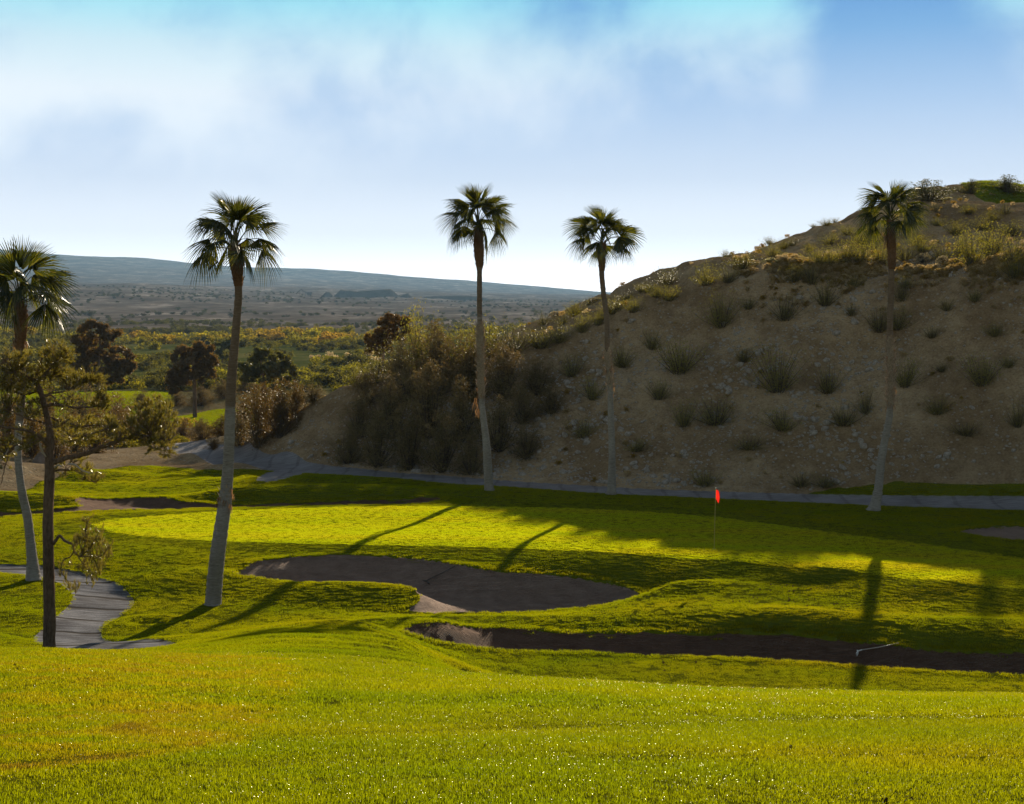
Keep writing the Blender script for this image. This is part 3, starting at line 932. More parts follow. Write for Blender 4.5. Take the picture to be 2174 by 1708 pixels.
def build_grass():
    protos = [tuft(.085, 44, .020, .0040, s, .08) for s in range(3)] + [tuft(.12, 54, .021, .0058, 10 + s, .045) for s in range(3)] \
        + [tuft(.17, 90, .019, .006, 20 + s, .010, M_ROUGH) for s in range(3)] + [tuft(.20, 110, .017, .009, 30 + s, .002, M_ROUGH) for s in range(3)] \
        + [tuft(.20, 130, .0105, .011, 40 + s, 0, M_FINE) for s in range(3)]
    bands = [(3.5, 13, 250, 0), (13, 25, 135, 1), (25, 41, 62, 2), (41, 82, 42, 3)]
    X, Y, K = [], [], []
    for d0, d1, rho, k in bands:
        n = int(rho * (.46 * (d1 ** 2 - d0 ** 2) + 9.0 * (d1 - d0)))
        yy = np.sqrt(rng.uniform(d0 ** 2, d1 ** 2, n))
        xx = rng.uniform(-1, 1, n) * (.46 * yy + 4.5)
        X.append(xx); Y.append(yy); K.append(np.full(n, k))
    x, y, k = map(np.concatenate, (X, Y, K))
    # the putting green gets an even, jittered carpet of its own
    m = sdf(x, y, PG['green'], 4) >= 0
    lo, hi = PG['green'].min(0), PG['green'].max(0)
    GX, GY = np.meshgrid(np.arange(lo[0], hi[0], .135), np.arange(lo[1], hi[1], .135))
    gx, gy = GX.ravel() + rng.uniform(-.06, .06, GX.size), GY.ravel() + rng.uniform(-.06, .06, GX.size)
    gm = sdf(gx, gy, PG['green'], 4) < 0
    x, y, k = np.r_[x[m], gx[gm]], np.r_[y[m], gy[gm]], np.r_[k[m], np.full(gm.sum(), 3)]
    s_turf = sdf(x, y, PG['turf'], 5)
    keep = s_turf < -.03
    for q in list(BUNK) + ['path_hill', 'path_spur', 'path_near']:
        s = sdf(x, y, PG[q])
        lim = np.where(rng.random(len(x)) < .06, -.10, .05) if q in BUNK else .04
        keep &= s > lim
    x, y, k = x[keep], y[keep], k[keep]
    sg = sdf(x, y, PG['green'], 4)
    green = sg < 0
    collar = (sg >= 0) & (sg < 1.5)
    far_fair = None
    u = x / y * F + CU
    z = full_z(x, y)
    v = HV + (HC - z) / y * F
    bl = np.minimum.reduce([np.abs(sdf(x, y, PG[q])) for q in BUNK])
    h = np.where(y < 25, 1.0, 1.0) * (1 + .5 * fbm(x / 1.2, y / .9, 77, 3))
    h = np.where(green, 1.0, np.where(collar, .55, h))
    h = np.where((bl < .30) & ~green, h * 2.2, h)
    line = np.exp(-((sg - .03) / .07) ** 2) + np.exp(-((sg - 1.5) / .08) ** 2)
    h = h * (1 - .8 * np.clip(line, 0, 1))
    # mown seam across the foreground
    seam = np.interp(u, [-300, 300, 600, 1200, 1700, 2474], [1648, 1600, 1566, 1545, 1528, 1522])
    h = h * (1 - .62 * np.exp(-((v - seam) / 6) ** 2)) * (1 - .35 * np.exp(-((v - seam - 42 - .02 * u) / 12) ** 2))
    tint = .15 + .10 * sstep(y, 30, 40) + .30 * fbm(x / 2.6, y / 1.6, 40, 4)
    brown = sstep(v, 1372, 1392) * sstep(np.interp(u, [-300, 0, 300, 620, 900], [1655, 1642, 1612, 1540, 1420]) - v, -4, 6) * sstep(np.interp(v, [1370, 1440, 1500, 1560], [520, 650, 620, 500]) + 60 * fbm(x / .8, y / .8, 44, 3) - u, -60, 60) * (y < 30)
    tint = tint + brown * (.26 + .62 * fbm(x / .35, y / .35, 41, 3))
    edge = np.exp(-((v - np.interp(u, [0, 300, 480], [1632, 1606, 1575])) / 13) ** 2) * (u < 520) * (y < 20)
    tint = tint + edge * .45
    tint = np.where(green, .42 + .14 * np.sin(y * 2.6 + .15 * x) * (.6 + fbm(x / 6, y / 2, 3, 2)) + .10 * fbm(x / 5, y / 1.2, 50, 3), tint)
    tint = np.where(u > 1200, tint + .10 * sstep(u, 1200, 2100), tint)
    drops = (bl < .35) & ~green
    tint = np.where(drops, tint + .12 * rng.random(len(x)), tint)
    wx = .85 + .3 * rng.random(len(x))
    wx = np.where(green, wx * 1.1, wx)
    sc = np.stack([wx, wx, h], 1)
    rot = np.stack([rng.normal(0, .05, len(x)), rng.normal(0, .05, len(x)), rng.uniform(0, 6.283, len(x))], 1)
    idx = np.where(green, 4, k) * 3 + rng.integers(0, 3, len(x))
    for key, n in (('fairway_a', 26000), ('fairway_b', 7000), ('tee_top', 5000)):
        lo, hi = PG[key].min(0), PG[key].max(0)
        fx, fy = rng.uniform(lo[0], hi[0], n), rng.uniform(lo[1], hi[1], n)
        m = (sdf(fx, fy, PG[key]) < -.2) & (np.abs(fx) < .42 * fy)
        fx, fy = fx[m], fy[m]
        q = len(fx)
        x, y, z = np.r_[x, fx], np.r_[y, fy], np.r_[z, base_z(fx, fy)]
        sc = np.vstack([sc, np.tile([2.2, 2.2, 2.4], (q, 1))])
        rot = np.vstack([rot, np.stack([np.zeros(q), np.zeros(q), rng.uniform(0, 6.283, q)], 1)])
        tint = np.r_[tint, .12 + .2 * fbm(fx / 9, fy / 5, 8, 3)]
        idx = np.r_[idx, 9 + rng.integers(0, 3, q)]
    print('tufts', len(x))
    scatter('grass', np.stack([x, y, z - .004], 1), rot, sc, np.clip(tint, 0, 1), idx, protos, 'short sunlit grass blades over the whole golf hole', 'grass')


build_grass()


# ------------------------------------------------------------------ small mesh kit
class MB:
    def __init__(self):
        self.v, self.f, self.m = [], [], []

    def tube(self, pts, rad, n=8, cap=True, mi=0, wob=0.0, seed=0):
        r = random.Random(seed)
        pts = [Vector(p) for p in pts]
        base = len(self.v)
        ref = Vector((0.31, 0.17, 0.93))
        for i, p in enumerate(pts):
            a, b = pts[max(i - 1, 0)], pts[min(i + 1, len(pts) - 1)]
            t = (b - a).normalized() if (b - a).length > 1e-9 else Vector((0, 0, 1))
            s = t.cross(Vector((0, 1, 0)) if abs(t.y) < .9 else Vector((1, 0, 0))).normalized()
            c = t.cross(s).normalized()
            for k in range(n):
                q = rad[i] * (1 + wob * r.uniform(-1, 1))
                an = 2 * math.pi * k / n
                self.v.append(p + s * (q * math.cos(an)) + c * (q * math.sin(an)))
        for i in range(len(pts) - 1):
            for k in range(n):
                a, b = base + i * n + k, base + i * n + (k + 1) % n
                self.f.append((a, b, b + n, a + n)); self.m.append(mi)
        if cap:
            self.f.append(tuple(base + k for k in reversed(range(n)))); self.m.append(mi)
            e = base + (len(pts) - 1) * n
            self.f.append(tuple(e + k for k in range(n))); self.m.append(mi)
        return self

    def quad(self, a, b, c, d, mi=0):
        i = len(self.v)
        self.v += [a, b, c, d]
        self.f.append((i, i + 1, i + 2, i + 3)); self.m.append(mi)

    def tri(self, a, b, c, mi=0):
        i = len(self.v)
        self.v += [a, b, c]
        self.f.append((i, i + 1, i + 2)); self.m.append(mi)

    def obj(self, name, mats, parent=None, smooth=True, origin=None):
        o3 = Vector(origin) if origin is not None else Vector((0, 0, 0))
        v = [Vector(p) - o3 for p in self.v]
        return mesh_obj(name, v, self.f, mats, parent, smooth, self.m)


def smooth_path(pts, rad, k=4):
    """Catmull-Rom through points and radii"""
    P = [np.array([*p, r], float) for p, r in zip(pts, rad)]
    P = [2 * P[0] - P[1]] + P + [2 * P[-1] - P[-2]]
    out = []
    for i in range(1, len(P) - 2):
        p0, p1, p2, p3 = P[i - 1:i + 3]
        for j in range(k):
            t = j / k
            out.append(.5 * (2 * p1 + (p2 - p0) * t + (2 * p0 - 5 * p1 + 4 * p2 - p3) * t * t + (3 * p1 - p0 - 3 * p2 + p3) * t ** 3))
    out.append(P[-2])
    return [Vector(q[:3]) for q in out], [max(float(q[3]), 1e-4) for q in out]


def mat_bark(name, c0, c1, scale=(1, 1, 1), freq=8, st=.6, bands=None):
    m, w = new_mat(name)
    p = w.n('ShaderNodeTexCoord').outputs['Object']
    a = w.noise(w.mapping(p, scale=scale), freq, 6, .65)
    b = w.noise(p, .7, 3)
    c = w.ramp(w.math('ADD', w.math('MULTIPLY', a, .65), w.math('MULTIPLY', b, .35)), [(.32, c0), (.66, c1)])
    if bands:
        # old leaf scars and weathered brown rings along the trunk
        ring = w.noise(w.mapping(p, scale=(.15, .15, 1)), bands[0], 3, .6)
        c = w.mix(w.smooth(ring, .52, .64), c, bands[1])
    n = bump(w, a, st, .05)
    finish(w, w.n('ShaderNodeBsdfDiffuse', i_0=c, i_Roughness=.4, i_Normal=n).outputs[0])
    return m


def mat_palm_bark():
    """grey weathered trunk, browner and younger toward the top, with irregular scar bands"""
    m, w = new_mat("palm_bark")
    p = w.n('ShaderNodeTexCoord').outputs['Object']
    a = w.noise(w.mapping(p, scale=(3, 3, 14)), 2.2, 6, .65)
    b = w.noise(w.mapping(p, scale=(1, 1, .6)), 1.6, 4, .6)
    ring = w.noise(w.mapping(p, scale=(.25, .25, 1)), 1.25, 4, .7)
    fine = w.noise(w.mapping(p, scale=(.6, .6, 22)), 1.5, 3, .6)
    age = w.n('ShaderNodeAttribute', attribute_name='height_age').outputs['Fac']
    x = w.math('ADD', w.math('MULTIPLY', a, .5), w.math('ADD', w.math('MULTIPLY', b, .3), w.math('MULTIPLY', fine, .2)))
    grey = w.ramp(x, [(.32, (.15, .125, .105)), (.5, (.29, .26, .235)), (.68, (.42, .39, .355))])
    brown = w.ramp(x, [(.32, (.11, .075, .052)), (.5, (.19, .14, .10)), (.68, (.29, .22, .165))])
    f = w.smooth(w.math('ADD', age, w.math('MULTIPLY', w.math('SUBTRACT', ring, .5), 1.7)), .35, .62)
    c = w.mix(f, grey, brown)
    n = bump(w, w.math('ADD', a, fine), .8, .05)
    finish(w, w.n('ShaderNodeBsdfDiffuse', i_0=c, i_Roughness=.4, i_Normal=n).outputs[0])
    return m


M_PALMBARK = mat_palm_bark()
M_BOOT = mat_bark("palm_leaf_base", (.10, .055, .03), (.24, .14, .08), (4, 4, 4), 4, .8)
M_SHAG = mat_bark("palm_old_leaf_base", (.20, .15, .11), (.50, .41, .32), (4, 4, 4), 4, .8)
M_FROND = mat_leaf("palm_frond", (.018, .022, .004), (.024, .027, .002), .5, ((.03, .028, .006), (.07, .062, .004)), .035, .22)
M_DEADFROND = mat_leaf("dead_frond", (.16, .09, .045), (.12, .06, .02), .4)
M_PINEBARK = mat_bark("pine_bark", (.055, .038, .028), (.24, .165, .12), (2.5, 2.5, .8), 9, 1.0)
M_NEEDLE = mat_leaf("pine_needles", (.080, .066, .018), (.13, .105, .008), .6, ((.08, .055, .016), (.12, .08, .012)), .07, .25)
M_DEADWOOD = mat_bark("dead_wood", (.28, .23, .18), (.46, .40, .34), (2, 2, 1), 8, .5)


# ------------------------------------------------------------------ fan palms
def fan(mb, c, axis, up, L, rr, mi=0, spread=108, nseg=34, droop=.4, fold=.22):
    """one fan-shaped leaf blade: joined ribs near the stalk, hanging split tips"""
    axis = axis.normalized()
    side = axis.cross(up)
    if side.length < 1e-3: side = axis.cross(Vector((1, 0, 0)))
    side.normalize()
    nrm = side.cross(axis).normalized()
    da = R(2 * spread) / nseg
    for i in range(nseg):
        a = -R(spread) + da * (i + .5)
        l = L * (.62 + .38 * math.cos(a * .72)) * rr.uniform(.9, 1.06)
        d = axis * math.cos(a) + side * math.sin(a)
        e = (-axis * math.sin(a) + side * math.cos(a))
        prev = None
        for k, (s, wf) in enumerate(((.04, 1.0), (.30, 1.0), (.52, .92), (.72, .55), (.88, .30), (1.0, .03))):
            r = l * s
            w = math.tan(da / 2) * min(r, l * .55) * wf * 1.08
            p = c + d * r
            lat = abs(math.sin(a)) * r
            p = p - nrm * (lat * fold + (r * max(math.cos(a), 0)) ** 2 / L * .18)
            hang = droop * l * max(0, s - .40) ** 1.7 * (1.3 + .6 * abs(math.sin(a))) * rr.uniform(.8, 1.25)
            p = p + Vector((0, 0, -hang)) - d * hang * .25
            off = nrm * (.012 if (i % 2) else -.012) * (1 if s < .6 else 0)
            A, B = p - e * w + off, p + e * w - off
            if prev:
                mb.quad(prev[0], prev[1], B, A, mi)
            prev = (A, B)


def palm_crown(mb, hub, Rr, rr, n=24, lean=0):
    """leaf stalks and fans around the growing tip"""
    for i in range(n):
        t = (i + .5) / n
        el = R(84 - 104 * t + rr.uniform(-9, 9))
        az = i * 2.39996 + rr.uniform(-.35, .35) + lean
        h = Vector((math.cos(az), math.sin(az), 0))
        stalk = Rr * (rr.uniform(.46, .60) if t > .3 else rr.uniform(.28, .46))
        d0 = (h * math.cos(min(el + R(26), R(89))) + Vector((0, 0, 1)) * math.sin(min(el + R(26), R(89)))).normalized()
        d1 = (h * math.cos(el) + Vector((0, 0, 1)) * math.sin(el)).normalized()
        d2 = (h * math.cos(el - R(16)) + Vector((0, 0, 1)) * math.sin(el - R(16))).normalized()
        p0 = hub + Vector((0, 0, -.24 * t * Rr)) + h * .05
        p1 = p0 + d0 * stalk * .5
        p2 = p1 + d1 * stalk * .5
        mb.tube([p0, p1, p2], [.024, .017, .013], 5, False, 1)
        up = Vector((0, 0, 1)) if abs(d2.z) < .95 else h
        L = Rr * rr.uniform(.56, .74)
        young = t < .16
        # fans twist on their stalks, so no two face the same way
        tw = Quaternion(d2, rr.uniform(-1.1, 1.1))
        fan(mb, p2, d2, tw @ up, L, rr, 0, spread=34 if young else rr.uniform(74, 102), nseg=16 if young else 32, droop=.05 if young else rr.uniform(.16, .48), fold=.05 if young else rr.uniform(.3, .8))


def leaf_bases(mb, path, rads, n, size, rr, mi=0, up=1.0, out=.5):
    """overlapping cut leaf bases round a trunk stretch"""
    for i in range(n):
        t = (i + rr.random()) / n
        f = t * (len(path) - 1)
        k = min(int(f), len(path) - 2)
        p = path[k].lerp(path[k + 1], f - k)
        r = rads[k] + (rads[k + 1] - rads[k]) * (f - k)
        a = i * 2.39996
        h = Vector((math.cos(a), math.sin(a), 0))
        s = Vector((-math.sin(a), math.cos(a), 0))
        z = Vector((0, 0, up))
        L = size * rr.uniform(.7, 1.3)
        o = out * rr.uniform(.5, 1.5)
        b = p + h * r * .82
        w = size * .36
        A, B = b - s * w, b + s * w
        m = b + z * L * .55 + h * L * o * .35
        tip = b + z * L + h * L * o
        mb.quad(A, B, m + s * w * .55, m - s * w * .55, mi)
        mb.quad(m - s * w * .55, m + s * w * .55, tip + s * w * .25, tip - s * w * .25, mi)
        q = m - h * size * .12
        mb.tri(A, m - s * w * .55, q, mi)
        mb.tri(B, q, m + s * w * .55, mi)


def hanging(mb, p, L, n, rr, mi=0):
    """a torn strip bundle of a dead leaf"""
    for i in range(n):
        a = rr.uniform(0, 6.28)
        q = p + Vector((rr.uniform(-.05, .05), rr.uniform(-.05, .05), 0))
        w = Vector((math.cos(a), math.sin(a), 0)) * rr.uniform(.008, .02)
        d = Vector((rr.uniform(-.25, .25), rr.uniform(-.2, .2), -1)) * L * rr.uniform(.5, 1)
        e = q + d * .5 + Vector((rr.uniform(-.05, .05), 0, 0))
        mb.quad(q - w, q + w, e + w * .9, e - w * .9, mi)
        mb.tri(e - w * .9, e + w * .9, q + d, mi)


def palm(D, line, split_row, boots, shag, hub, reach, seed, label, dead=()):
    """line: (column, row, width) up the trunk; boots: same along the leaf-base sheath; shag: rows between which old bases still cling"""
    rr = random.Random(seed)
    s = F / D
    base = wV(line[0][0], line[0][1], D)
    base.z = gz(base.x, base.y)
    t = empty('palm_tree', base, label, 'palm tree', 'fan palms around the putting green')
    pts = [wV(u, v, D) for u, v, w in line]
    pts[0].z = base.z - .06
    rad = [w / s / 2 for u, v, w in line]
    # depth wander so that the trunk leans in the round, not in one plane
    for i, p in enumerate(pts):
        p.y += .10 * math.sin(i * 1.1 + seed)
    P, Q = smooth_path(pts, rad, 10)
    Q[0] *= 1.12; Q[1] *= 1.05
    zs = HC - (split_row - HV) / F * D
    lo = [i for i, p in enumerate(P) if p.z <= zs + .01]
    k = max(lo) if lo else len(P) - 1
    mb = MB()
    ring = rr.random
    mb.tube(P, [q * (1 + .035 * math.sin(i * 1.9) + .03 * (ring() - .5)) for i, q in enumerate(Q)], 16, True, 0, .025, seed)
    tr = mb.obj('trunk', [M_PALMBARK], t, True, base)
    at = tr.data.attributes.new('height_age', 'FLOAT', 'POINT')
    span = (P[-1].z - P[0].z)
    at.data.foreach_set('value', np.array([.5 + (v.z - zs) / span * 2.2 for v in mb.v], np.float32))
    if shag:
        idx = [i for i, p in enumerate(P) if HC - (shag[0] - HV) / F * D <= p.z <= HC - (shag[1] - HV) / F * D]
        mb = MB()
        leaf_bases(mb, [P[i] for i in idx], [Q[i] * 1.05 for i in idx], shag[2], shag[3], rr, 0, 1.0, .42)
        for _ in range(shag[4]):
            i = rr.choice(idx)
            a = rr.uniform(0, 6.28)
            hanging(mb, P[i] + Vector((math.cos(a), math.sin(a), 0)) * Q[i] * 1.15, .35, 5, rr, 1)
        mb.obj('old_leaf_bases', [M_SHAG, M_DEADFROND], t, False, base)
    bp = [wV(u, v, D) for u, v, w in boots]
    for i, p in enumerate(bp): p.y = P[-1].y
    BP, BQ = smooth_path(bp, [1.12 * w / s / 2 for u, v, w in boots], 6)
    mb = MB()
    mb.tube(BP, [q * .86 for q in BQ], 14, True, 0, .05, seed)
    leaf_bases(mb, BP, BQ, 90, .17, rr, 0, 1.0, .42)
    mb.obj('leaf_base_sheath', [M_BOOT], t, False, base)
    H = wV(hub[0], hub[1], D)
    H.y = P[-1].y
    mb = MB()
    palm_crown(mb, H + Vector((0, 0, 4 / s)), 1.0 * reach / s, rr, 23, seed * .7 + 2.0)
    mb.obj('crown', [M_FROND, M_FROND], t, False, base)
    for (u, v, L) in dead:
        mb = MB()
        p = wV(u, v, D)
        p.y = P[-1].y - .05
        hanging(mb, p, L / s, 16, rr, 0)
        mb.obj('dead_frond', [M_DEADFROND], t, False, base)
    return t


palm(45.0, [(451, 1285, 37), (453, 1260, 34), (458, 1215, 33), (464, 1170, 32), (471, 1120, 30), (477, 1070, 28), (481, 1020, 25), (485, 960, 23), (489, 880, 22), (492, 820, 21), (497, 750, 19), (502, 680, 17), (505, 625, 16), (504, 570, 16)], 900,
     [(505, 608, 18), (505, 596, 21), (503, 575, 27), (502, 553, 34), (500, 535, 27), (499, 522, 18)], (1075, 1035, 26, .16, 9), (499, 508), 112, 1, 'tall thick fan palm in front, standing alone left of the large bunker', [(513, 585, 30), (491, 1040, 30)])
palm(66.4, [(1039, 1051, 22), (1038, 1035, 20), (1035, 975, 18), (1031, 925, 15), (1025, 880, 13), (1022, 845, 12), (1021, 790, 13), (1020, 740, 13), (1019, 693, 11), (1018, 640, 11), (1018, 575, 11), (1017, 545, 12)], 700,
     [(1018, 574, 12), (1018, 560, 17), (1017, 540, 22), (1016, 515, 22), (1016, 495, 19), (1015, 484, 12)], (850, 696, 240, .34, 36), (1015, 470), 86, 2, 'fan palm behind the green with a long rough shaggy middle trunk', [(1009, 846, 30), (1014, 868, 26)])
palm(66.0, [(1298, 1060, 25), (1298, 1045, 20), (1299, 1000, 16), (1299, 944, 14), (1297, 877, 13), (1296, 838, 12), (1293, 790, 12), (1289, 753, 11), (1288, 680, 11), (1282, 628, 11), (1278, 585, 11), (1277, 550, 12)], 760,
     [(1278, 576, 12), (1278, 562, 15), (1277, 545, 17), (1279, 528, 15), (1280, 517, 11)], (834, 752, 100, .30, 18), (1280, 506), 78, 3, 'slender fan palm behind the green with a short shaggy collar halfway up its pale trunk', [(1277, 592, 18)])
palm(61.6, [(1854, 1094, 31), (1857, 1072, 24), (1865, 1036, 18), (1872, 979, 17), (1882, 923, 15), (1888, 886, 14), (1889, 840, 13), (1890, 780, 13), (1890, 722, 13), (1891, 677, 13), (1893, 602, 13), (1892, 540, 14)], 720,
     [(1893, 572, 14), (1893, 550, 18), (1892, 515, 19), (1891, 485, 17), (1891, 470, 12)], (866, 722, 160, .34, 30), (1891, 455), 84, 4, 'leaning fan palm at right in front of the gravel hill, trunk bent at its foot', [(1878, 500, 40)])
palm(47.3, [(73, 1231, 33), (70, 1205, 26), (64, 1163, 20), (56, 1097, 18), (47, 1047, 17), (41, 981, 15), (41, 915, 15), (43, 885, 17), (43, 840, 18), (44, 790, 17), (45, 740, 16), (46, 700, 17)], 890,
     [(45, 742, 18), (46, 722, 22), (46, 700, 27), (46, 676, 31), (45, 655, 26), (43, 640, 16)], None, (43, 622), 122, 5, 'fan palm at the left edge with drooping glossy fronds behind the pine', [(35, 722, 30), (57, 725, 34)])


# ------------------------------------------------------------------ pines and other trees
def needle_tuft(mb, p, d, rr, n=26, L=.085, w=.004, mi=0):
    d = d.normalized()
    a = d.orthogonal().normalized()
    b = d.cross(a)
    for _ in range(n):
        an = rr.uniform(0, 6.283)
        sp = rr.uniform(.25, 1.15)
        q = (d + (a * math.cos(an) + b * math.sin(an)) * sp + Vector((0, 0, .15))).normalized()
        st = p + d * rr.uniform(-.09, .03)
        l = L * rr.uniform(.7, 1.25)
        e = q.cross(Vector((rr.uniform(-1, 1), rr.uniform(-1, 1), rr.uniform(-1, 1))))
        if e.length < 1e-4: continue
        e.normalize()
        mb.tri(st - e * w, st + e * w, st + q * l, mi)


def front_pine():
    D = 33.0
    rr = random.Random(11)
    s = F / D
    base = wV(104, 1376, D)
    base.z = gz(base.x, base.y)
    t = empty('pine_tree', base, 'open-crowned pine close to the viewer at left, rough dark trunk beside the path', 'pine tree')

    def Wd(u, v, dd=0): return wV(u, v, D + dd)
    tr = [(104, 1380, 30), (104, 1368, 27), (105, 1300, 25), (103, 1200, 23), (102, 1100, 21.5), (105, 1020, 21), (105, 980, 19), (107, 930, 15), (99, 880, 13), (87, 835, 11), (78, 805, 8), (86, 770, 6), (95, 745, 4)]
    P, Q = smooth_path([Wd(u, v, .08 * math.sin(i)) for i, (u, v, w) in enumerate(tr)], [w / s / 2 for u, v, w in tr], 8)
    mb = MB()
    mb.tube(P, Q, 14, True, 0, .06, 3)
    mb.obj('trunk', [M_PINEBARK], t, True, base)
    limbs = [
        [(108, 984, 0, 12), (146, 972, -.2, 11), (182, 964, -.3, 10), (218, 949, -.4, 9), (255, 934, -.5, 8), (282, 924, -.5, 6), (312, 905, -.4, 4), (345, 890, -.3, 2.5)],
        [(282, 924, -.5, 5), (320, 926, -.9, 3.5), (352, 935, -1.1, 2), (372, 925, -1.2, 1.2)],
        [(255, 934, -.5, 4), (290, 895, -.1, 3), (312, 862, .2, 1.6)],
        [(104, 950, 0, 7), (78, 922, -.4, 6), (40, 912, -.9, 5), (0, 905, -1.2, 4), (-40, 890, -1.5, 2)],
        [(95, 862, 0, 8), (124, 860, -.3, 6), (165, 866, -.6, 5), (209, 861, -.8, 3.5), (222, 838, -.9, 1.6)],
        [(124, 860, -.3, 4), (112, 842, -.5, 3.5), (102, 838, -.6, 3), (118, 830, -.7, 2), (150, 842, -.9, 1.5)],
        [(90, 845, 0, 5), (112, 835, .4, 4), (145, 830, .7, 3), (175, 812, 1.0, 2), (195, 800, 1.1, 1.2)],
        [(80, 812, 0, 6), (100, 790, -.3, 5), (120, 770, -.5, 3.5), (138, 742, -.6, 2)],
        [(79, 806, 0, 5), (55, 800, -.4, 4), (28, 782, -.8, 3), (8, 765, -1.0, 1.6)],
        [(84, 830, 0, 5), (50, 838, .3, 4), (15, 828, .5, 3), (-25, 815, .6, 2)],
        [(100, 885, 0, 6), (130, 895, .5, 5), (170, 905, .9, 4), (215, 900, 1.2, 3), (240, 885, 1.3, 1.6)],
        [(104, 905, 0, 5), (140, 925, -.6, 4), (180, 925, -1.1, 3), (225, 912, -1.4, 2)],
        [(104, 930, 0, 5), (70, 940, .4, 4), (30, 948, .7, 3), (12, 985, .8, 2.5), (2, 1030, .8, 1.2)],
        [(110, 1000, 0, 5), (140, 998, .3, 4), (175, 1005, .5, 3), (200, 1025, .6, 1.4)],
        [(100, 900, 0, 5), (60, 890, -.6, 4), (20, 872, -1.0, 2.5), (-20, 860, -1.3, 1.5)],
    ]
    mb = MB()
    for i, l in enumerate(limbs):
        p, r = smooth_path([Wd(u, v, d) for u, v, d, w in l], [w / s / 2 for u, v, d, w in l], 5)
        p = [q + Vector((rr.uniform(-1, 1), rr.uniform(-1, 1), rr.uniform(-1, 1))) * .012 for q in p]
        mb.tube(p, r, 7, True, 0, .06, i)
    # foliage clouds: column, row, half-width, half-height, depth, number of twig ends
    clouds = [(38, 770, 42, 26, -.7, 46), (15, 800, 40, 30, -.9, 42), (118, 752, 38, 30, -.5, 48), (105, 790, 45, 22, -.2, 36), (60, 815, 60, 22, 0, 44), (160, 802, 42, 20, .9, 34), (195, 800, 24, 16, 1.1, 16),
              (216, 848, 16, 26, -.8, 24), (150, 852, 55, 18, -.6, 20), (10, 850, 30, 30, -1, 20), (60, 865, 40, 20, 0, 20), (130, 905, 58, 26, .6, 44), (205, 905, 46, 26, 1.0, 36), (230, 905, 22, 24, -1.2, 18), (165, 930, 50, 20, -1, 30),
              (300, 905, 46, 46, -.5, 66), (340, 895, 42, 50, -.6, 62), (318, 862, 30, 24, 0, 22), (345, 945, 32, 26, -1, 26), (255, 925, 30, 20, -.4, 14), (40, 930, 45, 26, -.3, 20), (10, 975, 22, 40, .6, 10), (150, 990, 40, 22, .3, 16), (200, 1010, 26, 18, .5, 10), (-20, 880, 40, 50, -1, 26)]
    limb_pts = [Wd(u, v, d) for l in limbs for u, v, d, w in l] + P
    fol = MB()
    for (u, v, ru, rv, dz, n) in clouds:
        for _ in range(int(n * 1.4)):
            while True:
                a, b, c = rr.uniform(-1, 1), rr.uniform(-1, 1), rr.uniform(-1, 1)
                if a * a + b * b + c * c < 1: break
            p = Wd(u + a * ru, v + b * rv, dz + c * ru / s * 1.1)
            q = min(limb_pts, key=lambda o: (o - p).length)
            d = (p - q)
            if d.length > .9: q = p - d.normalized() * .5
            d = d.normalized() * .6 + Vector((0, 0, .55)) + Vector((rr.uniform(-.4, .4), rr.uniform(-.4, .4), 0))
            mid = q.lerp(p, .5) + Vector((rr.uniform(-.06, .06), rr.uniform(-.06, .06), rr.uniform(-.1, .02)))
            mb.tube([q, mid, p], [.008, .006, .004], 3, False, 0)
            needle_tuft(fol, p, d, rr, 34, .11, .0058)
            for _ in range(rr.choice((0, 1, 1, 2))):
                o = p + Vector((rr.uniform(-1, 1), rr.uniform(-1, 1), rr.uniform(-.8, .5))) * .11
                needle_tuft(fol, o, (o - mid) + Vector((0, 0, .1)), rr, 26, .105, .0058)
    mb.obj('limbs', [M_PINEBARK], t, True, base)
    fol.obj('foliage', [M_NEEDLE], t, False, base)
    # low hanging branch over the path
    low = [[(113, 1156, 0, 7), (119, 1147, -.1, 7), (127, 1138, -.2, 6.5), (137, 1148, -.3, 6), (147, 1153, -.35, 5.5), (155, 1157, -.4, 5), (158, 1172, -.45, 4.5), (164, 1178, -.5, 4), (171, 1182, -.5, 3.5), (176, 1168, -.5, 3), (183, 1148, -.5, 2.5), (182, 1122, -.5, 2), (189, 1103, -.5, 1.3)],
           [(173, 1180, -.5, 3), (190, 1165, -.6, 2.2), (199, 1152, -.7, 1.8), (211, 1128, -.8, 1.2)], [(171, 1182, -.5, 3), (195, 1181, -.7, 2.2), (215, 1180, -.9, 1.8), (232, 1160, -1, 1.2)],
           [(157, 1170, -.45, 3), (150, 1182, -.3, 2.5), (135, 1190, -.2, 2.2), (129, 1212, -.1, 2), (140, 1228, 0, 1.8), (147, 1240, 0, 1.6), (160, 1252, .1, 1)],
           [(165, 1180, -.5, 3), (175, 1196, -.4, 2.2), (189, 1216, -.4, 1.8), (199, 1234, -.4, 1)], [(176, 1168, -.5, 2), (165, 1150, -.4, 1.6), (162, 1138, -.3, 1)], [(195, 1181, -.7, 2), (205, 1200, -.7, 1.6), (212, 1216, -.7, 1)],
           [(183, 1150, -.5, 2), (172, 1140, -.6, 1.4), (165, 1146, -.6, 1)]]
    mb = MB()
    fl = MB()
    for i, l in enumerate(low):
        p, r = smooth_path([Wd(u, v, d) for u, v, d, w in l], [w / s / 2 for u, v, d, w in l], 4)
        mb.tube(p, r, 6, True, 0, .06, i + 40)
        a = max(3, len(p) // 3) if i else 34
        for q in p[a:]:
            for _ in range(2 if i in (0, 1, 2) else 1):
                o = q + Vector((rr.uniform(-1, 1), rr.uniform(-1, 1), rr.uniform(-.6, 1))) * (.13 if i < 3 else .07)
                mb.tube([q, o], [.005, .003], 3, False, 0)
                needle_tuft(fl, o, (o - q) + Vector((0, 0, .12)), rr, 30, .085, .0052)
